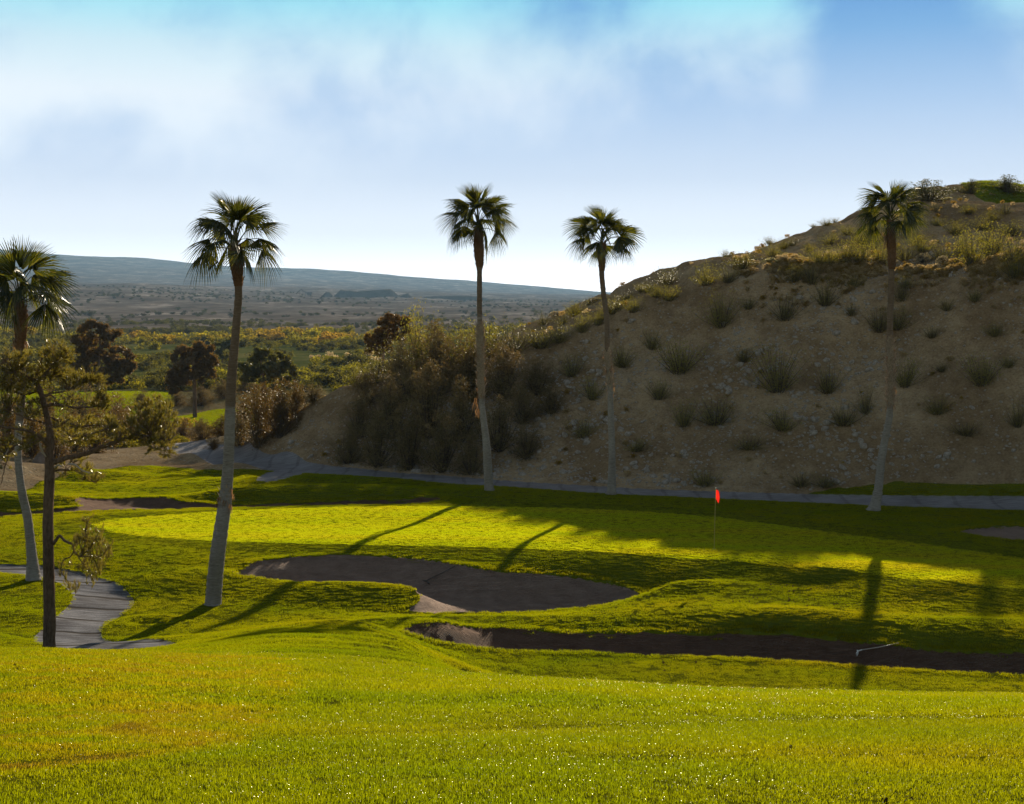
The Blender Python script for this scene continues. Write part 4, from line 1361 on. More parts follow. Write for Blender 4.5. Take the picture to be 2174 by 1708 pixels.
        needle_tuft(fl, p[-1], Vector((0, 0, 1)), rr, 40, .09, .004)
    for (u, v, ru, rv, n) in ((183, 1150, 22, 34, 46), (210, 1150, 14, 22, 24), (225, 1172, 14, 14, 20), (195, 1195, 30, 16, 30), (196, 1222, 12, 14, 12), (156, 1243, 14, 10, 12), (160, 1152, 14, 12, 10), (170, 1196, 30, 14, 18)):
        for _ in range(n):
            p = Wd(u + rr.gauss(0, .5) * ru, v + rr.gauss(0, .5) * rv, -.5 + rr.gauss(0, .18))
            needle_tuft(fl, p, Vector((rr.uniform(-.5, .5), rr.uniform(-.5, .5), 1)), rr, 26, .085, .005)
            mb.tube([p, p + Vector((rr.uniform(-.1, .1), rr.uniform(-.1, .1), -.12))], [.003, .004], 3, False, 0)
    tag(mb.obj('low_branch', [M_PINEBARK], t, True, base), 'crooked low branch hanging over the path')
    fl.obj('low_foliage', [M_NEEDLE], t, False, base)
    for i, l in enumerate(([(116, 992, -.3, 4), (124, 988, -.4, 4), (130, 991, -.5, 3)], [(146, 985, -.6, 4.5), (158, 987, -.7, 4), (166, 992, -.8, 3.5), (176, 1000, -.8, 3), (190, 1004, -.9, 2.5), (198, 1004, -.9, 1.5)], [(85, 943, -.3, 5), (90, 960, -.2, 4), (98, 970, -.1, 3)],
                           [(27, 938, .6, 3.5), (18, 955, .6, 3), (5, 975, .6, 2.5), (-8, 1000, .6, 2)])):
        mb = MB()
        p, r = smooth_path([Wd(u, v, d) for u, v, d, w in l], [w / s / 2 for u, v, d, w in l], 5)
        mb.tube(p, r, 6, True, 0, .08, 5)
        mb.obj('bare_branch', [M_DEADWOOD], t, True, base)


front_pine()


def leaf_cloud(mb, c, rad, n, size, rr, squash=(1, 1, 1), mi=0, up=.2):
    """clumps of small leaf faces through a ball, denser on its outside"""
    for _ in range(n):
        while True:
            q = Vector((rr.uniform(-1, 1), rr.uniform(-1, 1), rr.uniform(-1, 1)))
            if .02 < q.length < 1: break
        q = q.normalized() * (q.length ** .6)
        p = c + Vector((q.x * rad * squash[0], q.y * rad * squash[1], q.z * rad * squash[2]))
        a = Vector((rr.gauss(0, 1), rr.gauss(0, 1), rr.gauss(0, 1) + up)).normalized()
        b = a.orthogonal().normalized()
        if rr.random() < .5: b = a.cross(b)
        s = size * rr.uniform(.6, 1.4)
        mb.tri(p - b * s * .35, p + b * s * .35, p + a * s, mi)
        mb.tri(p + b * s * .5 - a * s * .3, p + a * s * .35, p - b * s * .45 + a * s * .2, mi)


def crown_tree(name, label, cat, D, base_uv, trunk, blobs, leaf, mat, bark, seed, dens=1.0, group=None, clump=.34):
    """blobs: (column, row, half-width, half-height); trunk: (column, row, width) list"""
    rr = random.Random(seed)
    s = F / D
    b = wV(base_uv[0], base_uv[1], D)
    b.z = gz(b.x, b.y)
    t = empty(name, b, label, cat, group)
    mb = MB()
    pts = [wV(u, v, D) for u, v, w in trunk]
    pts[0].z = min(pts[0].z, b.z) - .1
    P, Q = smooth_path(pts, [w / s / 2 for u, v, w in trunk], 5)
    mb.tube(P, Q, 9, True, 0, .06, seed)
    cr = MB()
    for (u, v, ru, rv) in blobs:
        c = wV(u, v, D)
        c.y += rr.uniform(-.6, .6) * ru / s
        k = min(P, key=lambda q: (q - c).length + max(0, q.z - c.z))
        mid = k.lerp(c, .5) + Vector((0, 0, -.08 * (k - c).length))
        mb.tube([k, mid, c], [max(.02, Q[-1] * .9), max(.015, Q[-1] * .6), .01], 5, False, 0)
        R0, Rz = ru / s, rv / s
        n = max(5, int(9 * dens))
        for _ in range(n):
            while True:
                q = Vector((rr.uniform(-1, 1), rr.uniform(-1, 1), rr.uniform(-1, 1)))
                if q.length < 1: break
            q = q.normalized() * (q.length ** .5)
            cc = c + Vector((q.x * R0, q.y * R0, q.z * Rz))
            leaf_cloud(cr, cc, clump * (R0 + Rz) / 2 * rr.uniform(.75, 1.3), int(90 * dens), leaf, rr, (1.1, 1.1, .8))
    mb.obj('trunk', [bark], t, True, b)
    cr.obj('crown', [mat], t, False, b)
    return t


M_DARKPINE = mat_leaf("dark_pine_foliage", (.10, .066, .030), (.075, .042, .009), .5, ((.06, .042, .012), (.10, .06, .01)), .03, .4)
M_MESQ = mat_leaf("mesquite_foliage", (.06, .058, .02), (.07, .066, .008), .5, ((.06, .05, .014), (.09, .07, .01)), .04, .4)
crown_tree('pine_tree', 'broad brown-green pine beyond the palms, left of the round pine', 'pine tree', 185, (213, 868), [(213, 868, 11), (212, 830, 9), (210, 780, 7), (212, 740, 5), (212, 700, 3)],
           [(210, 700, 26, 18), (176, 715, 20, 22), (240, 722, 24, 22), (200, 738, 34, 22), (178, 758, 24, 20), (248, 756, 26, 20), (222, 770, 34, 20), (262, 782, 20, 16), (188, 788, 30, 16), (245, 797, 26, 14), (215, 800, 26, 14), (172, 745, 14, 14), (272, 775, 12, 12)], .42, M_DARKPINE, M_PINEBARK, 31, 1.0, 'dark pines in the valley')
crown_tree('pine_tree', 'round dark pine with a pale bare trunk on the far fairway', 'pine tree', 178, (414, 858), [(414, 858, 9), (413, 830, 8), (412, 800, 7), (410, 770, 5), (408, 740, 3)],
           [(410, 740, 30, 16), (385, 752, 22, 18), (436, 752, 22, 18), (410, 768, 36, 20), (376, 780, 20, 18), (444, 778, 18, 16), (390, 800, 26, 16), (434, 797, 20, 14), (372, 806, 14, 18), (370, 826, 10, 10), (405, 790, 22, 14), (450, 764, 12, 12)], .40, M_DARKPINE, M_PINEBARK, 32, 1.0, 'dark pines in the valley')
crown_tree('pine_tree', 'dark leaning pine rising behind the brushy spur', 'pine tree', 112, (806, 815), [(806, 818, 8), (812, 770, 7), (822, 720, 5), (828, 690, 3)],
           [(838, 678, 28, 14), (818, 695, 22, 16), (848, 695, 20, 16), (806, 715, 16, 16), (830, 715, 24, 16), (792, 738, 14, 16), (815, 738, 20, 16), (785, 722, 10, 10)], .26, M_DARKPINE, M_PINEBARK, 33, 1.0, 'dark pines in the valley')
crown_tree('tree', 'wide low rounded tree in the valley just right of the tall front palm', 'tree', 170, (560, 830), [(560, 840, 9), (560, 810, 8), (560, 785, 5)],
           [(535, 775, 26, 22), (560, 760, 26, 18), (590, 770, 24, 20), (610, 785, 18, 18), (528, 795, 20, 16), (560, 795, 34, 18), (595, 800, 26, 14), (548, 750, 14, 10)], .36, M_MESQ, M_PINEBARK, 34, 1.0)
crown_tree('tree', 'small dark tree farther off between the round pine and the front palm', 'tree', 330, (472, 764), [(472, 766, 4), (472, 750, 4), (472, 740, 3)],
           [(462, 740, 14, 12), (482, 738, 14, 14), (475, 750, 20, 10), (492, 728, 8, 8)], .55, M_MESQ, M_PINEBARK, 35, .8)


def hitf(u, v, d0, d1, step=.02):
    D = np.arange(d0, d1, step)
    x = (u - CU) / F * D
    g = full_z(x, D)
    zr = HC - (v - HV) / F * D
    k = np.where(g >= zr)[0]
    k = k[0] if len(k) else int(np.argmin(zr - g))
    return Vector((x[k], D[k], float(g[k])))


# ------------------------------------------------------------------ desert bushes, cacti, boulders
M_CREO = mat_leaf("creosote_leaves", (.125, .108, .030), (.13, .115, .006), .5, ((.08, .066, .016), (.17, .13, .010)), .03, .35)
M_BROWN = mat_leaf("brown_bush_leaves", (.165, .125, .058), (.07, .042, .014), .5, ((.05, .045, .016), (.055, .048, .008)), .02, .4)
M_ORANGE = mat_leaf("rusty_bush_leaves", (.070, .040, .014), (.085, .045, .008), .5, ((.055, .046, .012), (.075, .060, .008)), .03, .4)
M_PALE = mat_leaf("pale_brush", (.20, .17, .11), (.24, .19, .10), .4, None, .03, .4)
M_STEM = mat_bark("bush_stems", (.06, .045, .035), (.16, .125, .095), (2, 2, 2), 8, .4)
M_CHOLLA = mat_leaf("cholla_spines", (.22, .19, .09), (.34, .29, .12), .35, None, .04, .4)


def bush_meshes(kind, seed):
    """unit bush (1 high, 1 wide): stems and leaves"""
    rr = random.Random(seed)
    st, lf = MB(), MB()
    if kind == 'creosote':
        for i in range(52):
            az, le = rr.uniform(0, 6.283), rr.uniform(.35, 1.0)
            tilt = min(1.35, abs(rr.gauss(0, .62)))
            h = Vector((math.cos(az), math.sin(az), 0))
            p0 = h * rr.uniform(0, .12)
            p1 = p0 + (h * math.sin(tilt * .8) + Vector((0, 0, math.cos(tilt * .8)))) * le * .5
            p2 = p1 + (h * math.sin(tilt * .7 + rr.uniform(-.3, .3)) + Vector((0, 0, math.cos(tilt * .7)))) * le * .5
            st.tube([p0, p1, p2], [.007, .005, .002], 3, False)
            for k in range(44):
                t = rr.uniform(.10, 1.03)
                c = p0.lerp(p1, t * 2) if t < .5 else p1.lerp(p2, t * 2 - 1)
                c = c + Vector((rr.gauss(0, 1), rr.gauss(0, 1), rr.gauss(0, 1))) * (.035 + .03 * t)
                a = Vector((rr.gauss(0, 1), rr.gauss(0, 1), rr.gauss(.5, 1))).normalized()
                b = a.orthogonal().normalized()
                s = rr.uniform(.016, .036)
                lf.tri(c - b * s * .4, c + b * s * .4, c + a * s)
    elif kind == 'dense':
        for i in range(40):
            az, le = rr.uniform(0, 6.283), rr.uniform(.5, 1.0)
            tilt = min(1.45, abs(rr.gauss(0, .75)))
            h = Vector((math.cos(az), math.sin(az), 0))
            p2 = (h * math.sin(tilt) * .58 + Vector((0, 0, math.cos(tilt)))) * le + Vector((0, 0, .04))
            p1 = p2 * .5 + h * rr.uniform(-.05, .08)
            st.tube([h * .04, p1, p2], [.010, .007, .002], 3, False)
            for k in range(4):
                c = (h * .03).lerp(p1, rr.uniform(.3, 1)) if k == 0 else p1.lerp(p2, rr.uniform(.0, 1.0))
                c = c + Vector((rr.gauss(0, .06), rr.gauss(0, .06), rr.gauss(0, .05)))
                leaf_cloud(lf, c, rr.uniform(.06, .12), 24, .028, rr)
            for k in range(16):
                c = p2 + Vector((rr.gauss(0, .035), rr.gauss(0, .035), rr.uniform(-.04, .11)))
                leaf_cloud(lf, c, .018, 3, .022, rr)
    elif kind == 'dome':
        for i in range(150):
            az, tilt = rr.uniform(0, 6.283), math.acos(rr.uniform(.05, 1))
            h = Vector((math.cos(az), math.sin(az), 0))
            L = rr.uniform(.8, 1.0)
            p = Vector((h.x * math.sin(tilt) * .5, h.y * math.sin(tilt) * .5, math.cos(tilt))) * L
            st.tube([Vector((0, 0, 0)), p * .55 + Vector((0, 0, .05)), p], [.006, .005, .003], 3, False)
            leaf_cloud(lf, p * .96, .07, 14, .05, rr)
    elif kind == 'cholla':
        tips = [(Vector((0, 0, 0)), Vector((0, 0, 1)), .34, .055, 0)]
        while tips:
            p, d, L, r, dep = tips.pop()
            e = p + d * L
            st.tube([p, p.lerp(e, .5), e], [r * .8, r, r * .75], 7)
            for k in range(int(150 * L / .3)):
                q = p.lerp(e, rr.random())
                a = Vector((rr.gauss(0, 1), rr.gauss(0, 1), rr.gauss(0, 1)))
                a = (a - d * a.dot(d)).normalized()
                b = d.cross(a) * .006
                q = q + a * r * .9
                lf.tri(q - b, q + b, q + a * rr.uniform(.03, .06) + d * .015)
            if dep < 4:
                for k in range(rr.choice((2, 3, 3))):
                    n = (d * .5 + Vector((rr.gauss(0, .7), rr.gauss(0, .7), rr.uniform(.1, .6)))).normalized()
                    tips.append((e if k else p.lerp(e, .8), n, L * rr.uniform(.55, .8), r * .88, dep + 1))
    return st, lf


BUSH = {}


def bush(kind, mat, variant, name, u, v, w, h, label, group, d0=60, d1=260, cat='bush', fine=None):
    key = (kind, mat.name, variant)
    p = fine if fine is not None else hit(u, v, d0, d1)
    s = F / p.y
    if key not in BUSH:
        st, lf = bush_meshes(kind, hash(kind) % 97 * 0 + 100 * variant + len(kind))
        r = bpy.data.objects.new(name, None)
        COL.objects.link(r)
        st.obj('stems', [M_STEM if kind != 'cholla' else M_CHOLLA], r, True)
        lf.obj('foliage' if kind != 'cholla' else 'spines', [mat], r, False)
        BUSH[key] = r
        o = r
    else:
        o = copy_tree(BUSH[key])
    o.name = name
    o.location = (p.x, p.y, p.z - .06)
    kx = 1.3 if kind == 'creosote' else 1.15
    o.scale = (w / s * kx, w / s * kx, h / s * (1.12 if kind == 'creosote' else 1.0))
    o.rotation_euler = (0, 0, random.uniform(0, 6.283))
    return tag(o, label, cat, group)


ORD = ['leftmost', 'second from left', 'third from left', 'fourth from left', 'fifth from left', 'sixth from left', 'seventh from left', 'eighth from left', 'ninth from left', 'tenth from left']


def bush_row(kind, mat, name, what, group, rows, d0=60, d1=260, cat='bush'):
    """rows: (column, row of the foot, width, height); each gets a label of its own by where it stands"""
    lab = {}
    for i, (u, v, w, h) in enumerate(rows):
        hz = ('left of shaggy palm' if u < 1000 else 'right of shaggy palm' if u < 1260 else 'behind slender palm' if u < 1330 else 'right of slender palm' if u < 1460 else 'above red flag' if u < 1600
              else 'left of leaning palm' if u < 1820 else 'behind leaning palm' if u < 1930 else 'right of leaning palm')
        size = 'large ' if w > 70 else 'small ' if w < 42 else ''
        vt = 'at hill foot' if v > 940 else 'low on slope' if v > 840 else 'halfway up' if v > 730 else 'high on slope' if v > 600 else 'near terrace'
        lab.setdefault('%s%s %s %s' % (size, what, vt, hz), []).append(i)
    names = {}
    for l, ii in lab.items():
        ii = sorted(ii, key=lambda k: rows[k][0])[:99]
        for n, k in enumerate(ii):
            names[k] = l if len(ii) == 1 else l + ', ' + ORD[min(n, 9)]
    for i, (u, v, w, h) in enumerate(rows):
        bush(kind, mat, i % 4, name, u, v, w, h, names[i], group, d0, d1, cat)


bush_row('creosote', M_CREO, 'creosote_bush', 'olive creosote bush', 'creosote bushes on the gravel hill', [
    (1500, 606, 52, 46), (1545, 600, 50, 40), (1688, 601, 52, 36), (1722, 606, 52, 48), (1752, 650, 56, 55), (1812, 612, 44, 28), (1913, 643, 42, 52), (1925, 612, 46, 26), (2150, 600, 48, 36),
    (1530, 696, 74, 76), (1666, 680, 70, 58), (1865, 708, 66, 55), (1906, 702, 54, 50), (2113, 718, 48, 32), (1808, 672, 36, 27), (1590, 660, 40, 28), (2010, 660, 44, 26), (2070, 640, 40, 30), (1980, 720, 46, 28),
    (1444, 794, 96, 76), (1650, 832, 96, 98), (1756, 836, 64, 66), (1921, 822, 62, 62), (2086, 822, 82, 72), (1838, 880, 42, 58), (1790, 906, 78, 48), (1665, 918, 88, 48), (1451, 906, 50, 62), (1519, 903, 96, 58), (2052, 925, 78, 34), (2160, 906, 50, 60),
    (1496, 1032, 62, 40), (1700, 1034, 60, 30), (1752, 1033, 64, 30), (1590, 955, 90, 30), (1400, 850, 56, 46), (1384, 742, 50, 40), (1320, 780, 54, 46), (1260, 850, 60, 50), (1580, 770, 48, 34), (1990, 880, 60, 40), (1240, 930, 64, 44), (1350, 960, 60, 30), (2140, 780, 40, 28), (1215, 800, 60, 50), (2000, 790, 36, 22)])
bush_row('creosote', M_CREO, 'creosote_bush', 'sunlit creosote bush', 'creosote bushes on the gravel hill', [
    (1579, 571, 76, 36), (1733, 565, 60, 42), (1789, 560, 60, 44), (1827, 560, 68, 58), (1921, 553, 62, 40), (1996, 553, 56, 44), (2064, 566, 72, 76), (2105, 546, 78, 74), (2154, 555, 64, 52), (2160, 590, 60, 60), (1681, 523, 36, 20), (1718, 535, 32, 22),
    (1640, 545, 44, 26), (1665, 530, 40, 24), (1760, 520, 44, 26), (1800, 500, 40, 24), (1830, 520, 48, 28), (1890, 530, 44, 30), (1950, 520, 50, 30), (2030, 500, 54, 34), (2090, 490, 50, 30), (2150, 500, 56, 36), (2110, 470, 40, 24), (1920, 490, 44, 26), (1985, 450, 40, 22), (1755, 480, 34, 18), (1850, 462, 40, 22), (2040, 545, 50, 40), (1760, 566, 56, 40), (1870, 560, 60, 44), (1960, 535, 56, 34),
    (2056, 456, 40, 24), (2135, 456, 36, 24), (1990, 480, 44, 20), (1860, 500, 40, 24), (1940, 455, 40, 20)], 60, 170)
bush_row('creosote', M_CREO, 'creosote_bush', 'ridge-crest creosote bush', 'creosote bushes on the gravel hill', [
    (1154, 690, 34, 28), (1220, 672, 40, 34), (1251, 648, 32, 20), (1304, 668, 64, 40), (1237, 706, 36, 44), (1345, 664, 44, 35), (1331, 638, 40, 23), (1362, 620, 28, 19), (1195, 690, 40, 24), (1395, 632, 44, 30), (1270, 690, 44, 36), (1420, 640, 50, 34)], 62, 120)
bush_row('dome', M_PALE, 'round_bush', 'pale dome-shaped brittlebush', 'round pale bushes on the terrace', [(1795, 562, 18, 16), (1960, 560, 38, 23), (2002, 560, 28, 20), (1181, 672, 30, 14), (1266, 640, 22, 9), (1700, 570, 20, 10)], 62, 120)
for k, (u, v, w, h, l) in enumerate([(1417, 604, 58, 36, 'thin open bush on the hill skyline right of the slender palm'), (1540, 546, 24, 18, 'tiny bush on the skyline above the red flag'), (1635, 501, 32, 18, 'wiry small bush standing alone halfway up the hill skyline'),
                                     (1727, 476, 20, 9, 'tiny low bush on the skyline left of the leaning palm crown'), (1773, 459, 22, 12, 'small round bush on the skyline touching the leaning palm crown'), (1376, 622, 36, 22, 'sunlit straggling bush at the foot of the hill skyline')]):
    bush('creosote', M_CREO, k % 4, 'creosote_bush', u, v, w, h, l, 'creosote bushes on the gravel hill', 62, 170)
for k, (u, v, w, h, l) in enumerate([(1973, 426, 122, 46, 'broad dark shrub on top of the hill beside the leaning palm crown'), (2062, 412, 62, 30, 'upright dark shrub on the hilltop between two broader ones'), (2137, 410, 86, 36, 'dark domed shrub at the far right of the hilltop')]):
    bush('dense', M_MESQ, k, 'shrub', u, v, w, h, l, 'shrubs on the hilltop', 90, 175)
for k, (u, v, w, h, l) in enumerate([(1641, 567, 40, 24, 'glowing pale cholla cactus on the terrace left of the leaning palm'), (1883, 567, 40, 30, 'pale cholla cactus directly behind the leaning palm trunk'), (2004, 433, 36, 20, 'pale cholla cactus near the hilltop')]):
    bush('cholla', M_CHOLLA, k, 'cholla_cactus', u, v, w, h, l, 'cholla cacti on the hill', 62, 170, 'cactus')
bush_row('dense', M_BROWN, 'desert_bush', 'brown thicket bush', 'brown bushes covering the spur', [
    (740, 985, 78, 80), (800, 992, 98, 112), (870, 998, 108, 130), (940, 1003, 108, 120), (1000, 1008, 84, 90), (765, 930, 88, 90), (830, 930, 118, 130), (910, 930, 128, 150), (980, 940, 118, 140), (1060, 960, 112, 112), (1118, 975, 84, 70),
    (780, 862, 76, 70), (860, 852, 116, 130), (930, 842, 126, 150), (1000, 852, 116, 130), (1070, 850, 114, 110), (1140, 840, 94, 80), (1110, 900, 90, 84), (1170, 880, 70, 60)], 66, 120)
bush_row('creosote', M_CREO, 'creosote_bush', 'yellowish spur-top bush', 'creosote bushes on the gravel hill', [
    (800, 812, 66, 74), (850, 795, 76, 90), (893, 785, 66, 132), (950, 778, 96, 90), (1000, 772, 84, 80), (1040, 760, 84, 84), (1090, 748, 86, 66), (1150, 740, 76, 46), (1190, 728, 54, 38), (760, 822, 60, 50), (920, 776, 70, 84)], 66, 120)


def left_brush():
    rows = [(505, 945, 74, 84, 'rusty brown bush just right of the front palm trunk, near the path'), (548, 950, 84, 120, 'tall rusty bush left of the bare gravel spur, front of its clump'), (595, 930, 92, 116, 'rusty bush at the right of the clump before the gravel spur'),
            (626, 880, 74, 72, 'low rusty bush on the spur crest'), (565, 880, 104, 84, 'wide rusty bush below the low rounded valley tree'), (665, 846, 62, 36, 'small dry bush on the left tip of the spur ridge'), (520, 872, 80, 80, 'rusty bush directly behind the front palm trunk'),
            (18, 992, 100, 84, 'orange-brown bush at the left edge behind the palm'), (70, 994, 90, 70, 'orange-brown bush between the left palm and the near pine trunks'), (118, 980, 84, 62, 'orange-brown bush right behind the near pine trunk'), (160, 962, 76, 64, 'rusty bush under the long limb of the near pine, left part'),
            (205, 962, 90, 76, 'rusty bush under the middle of the long pine limb'), (252, 950, 76, 64, 'rusty bush under the outer half of the long pine limb'), (300, 945, 66, 54, 'rusty bush under the tip of the long pine limb'), (388, 932, 56, 42, 'yellow-brown bush at the far bend of the cart path'),
            (430, 926, 66, 46, 'yellow-brown bush behind the bend of the far path'), (470, 920, 66, 44, 'rusty bush left of the front palm trunk by the far path'), (345, 930, 62, 46, 'rusty bush between pine limb and far path'), (25, 945, 96, 84, 'tall rusty bush at the left edge, back row'),
            (100, 930, 96, 70, 'tall rusty bush behind the near pine, back row'), (170, 925, 96, 74, 'rusty bush of the back row below the fairway, left'), (250, 920, 96, 66, 'rusty bush of the back row below the fairway, middle'), (322, 905, 90, 38, 'grey-brown bush below the bright fairway edge'),
            (454, 953, 40, 24, 'low round brown bush standing inside the bend of the far path')]
    for k, (u, v, w, h, l) in enumerate(rows):
        h = h * 1.45 if u < 310 else h
        bush('dense', M_ORANGE if k % 5 else M_BROWN, k % 3, 'desert_bush', u, v, w, h, l, 'rusty bushes along the far path', 80, 130)
    for k, (u, v, w, h, l) in enumerate([(372, 862, 60, 34, 'purple-brown bush at the foot of the round dark pine, left'), (425, 862, 70, 40, 'purple-brown bush at the foot of the round dark pine, right'), (300, 862, 60, 30, 'grey bush on the lower edge of the fairway'), (475, 846, 60, 40, 'rusty bush right of the round pine'), (520, 834, 60, 36, 'rusty bush beneath the low rounded tree')]):
        bush('dense', M_BROWN, k % 3, 'desert_bush', u, v, w, h, l, 'bushes by the far fairway', 150, 240)


left_brush()


def boulder(u, v, w, h, label, seed, d0=70, d1=130):
    p = hit(u, v, d0, d1)
    s = F / p.y
    bm = bmesh.new()
    bmesh.ops.create_icosphere(bm, subdivisions=4, radius=1)
    V, Fc = [], []
    for q in bm.verts:
        n = q.co
        k = 1 + .22 * float(fbm(np.array([n.x * 1.7 + seed]), np.array([n.y * 1.7 + n.z * 1.3]), seed, 4)[0])
        V.append((n.x * k * w / s / 2, n.y * k * w / s / 2, max(n.z * k, -.3) * h / s))
    for f in bm.faces: Fc.append([e.index for e in f.verts])
    bm.free()
    o = mesh_obj('boulder', V, Fc, M_ROCK)
    o.location = (p.x, p.y, p.z)
    return tag(o, label, 'boulder', 'boulders behind the left palm')


M_ROCK = mat_bark("rock", (.10, .075, .06), (.24, .19, .16), (1, 1, 1), 3, .8)
boulder(87, 982, 34, 20, 'dark rounded boulder on the dirt between left palm and pine', 3)
boulder(130, 966, 30, 18, 'dark rounded boulder on the dirt right of the pine trunk', 8)


# ------------------------------------------------------------------ scattered stones, scrub and clods (uncountable)
def small_rock(seed):
    r = np.random.default_rng(seed)
    bm = bmesh.new()
    bmesh.ops.create_icosphere(bm, subdivisions=1, radius=1)
    V = [(v.co.x * r.uniform(.7, 1.2), v.co.y * r.uniform(.7, 1.2), v.co.z * r.uniform(.4, .8)) for v in bm.verts]
    Fc = [[e.index for e in f.verts] for f in bm.faces]
    bm.free()
    return V, Fc


M_STONE = mat_bark("hill_stones", (.19, .155, .125), (.42, .38, .34), (1, 1, 1), 1.2, .2)
M_SCRUB = None


def mat_scrub():
    m, w = new_mat("scrub_leaves")
    g = w.n('ShaderNodeNewGeometry')
    tint = w.n('ShaderNodeAttribute', attribute_type='INSTANCER', attribute_name='tint').outputs['Fac']
    rnd = w.math('ADD', .65, w.math('MULTIPLY', g.outputs['Random Per Island'], .7))
    kc = w.n('ShaderNodeCombineXYZ', i_0=rnd, i_1=rnd, i_2=rnd).outputs[0]
    d = w.ramp(tint, [(0, (.050, .042, .028)), (.3, (.062, .054, .024)), (.6, (.085, .080, .016)), (.8, (.12, .085, .022)), (1, (.26, .21, .13))])
    t = w.ramp(tint, [(0, (.022, .020, .010)), (.3, (.078, .070, .008)), (.6, (.165, .140, .006)), (.8, (.22, .13, .012)), (1, (.34, .26, .14))])
    s = w.n('ShaderNodeAddShader', i_0=w.n('ShaderNodeBsdfDiffuse', i_0=w.mix(1, d, kc, 'MULTIPLY')).outputs[0], i_1=w.n('ShaderNodeBsdfTranslucent', i_0=w.mix(1, t, kc, 'MULTIPLY')).outputs[0])
    finish(w, s.outputs[0])
    return m


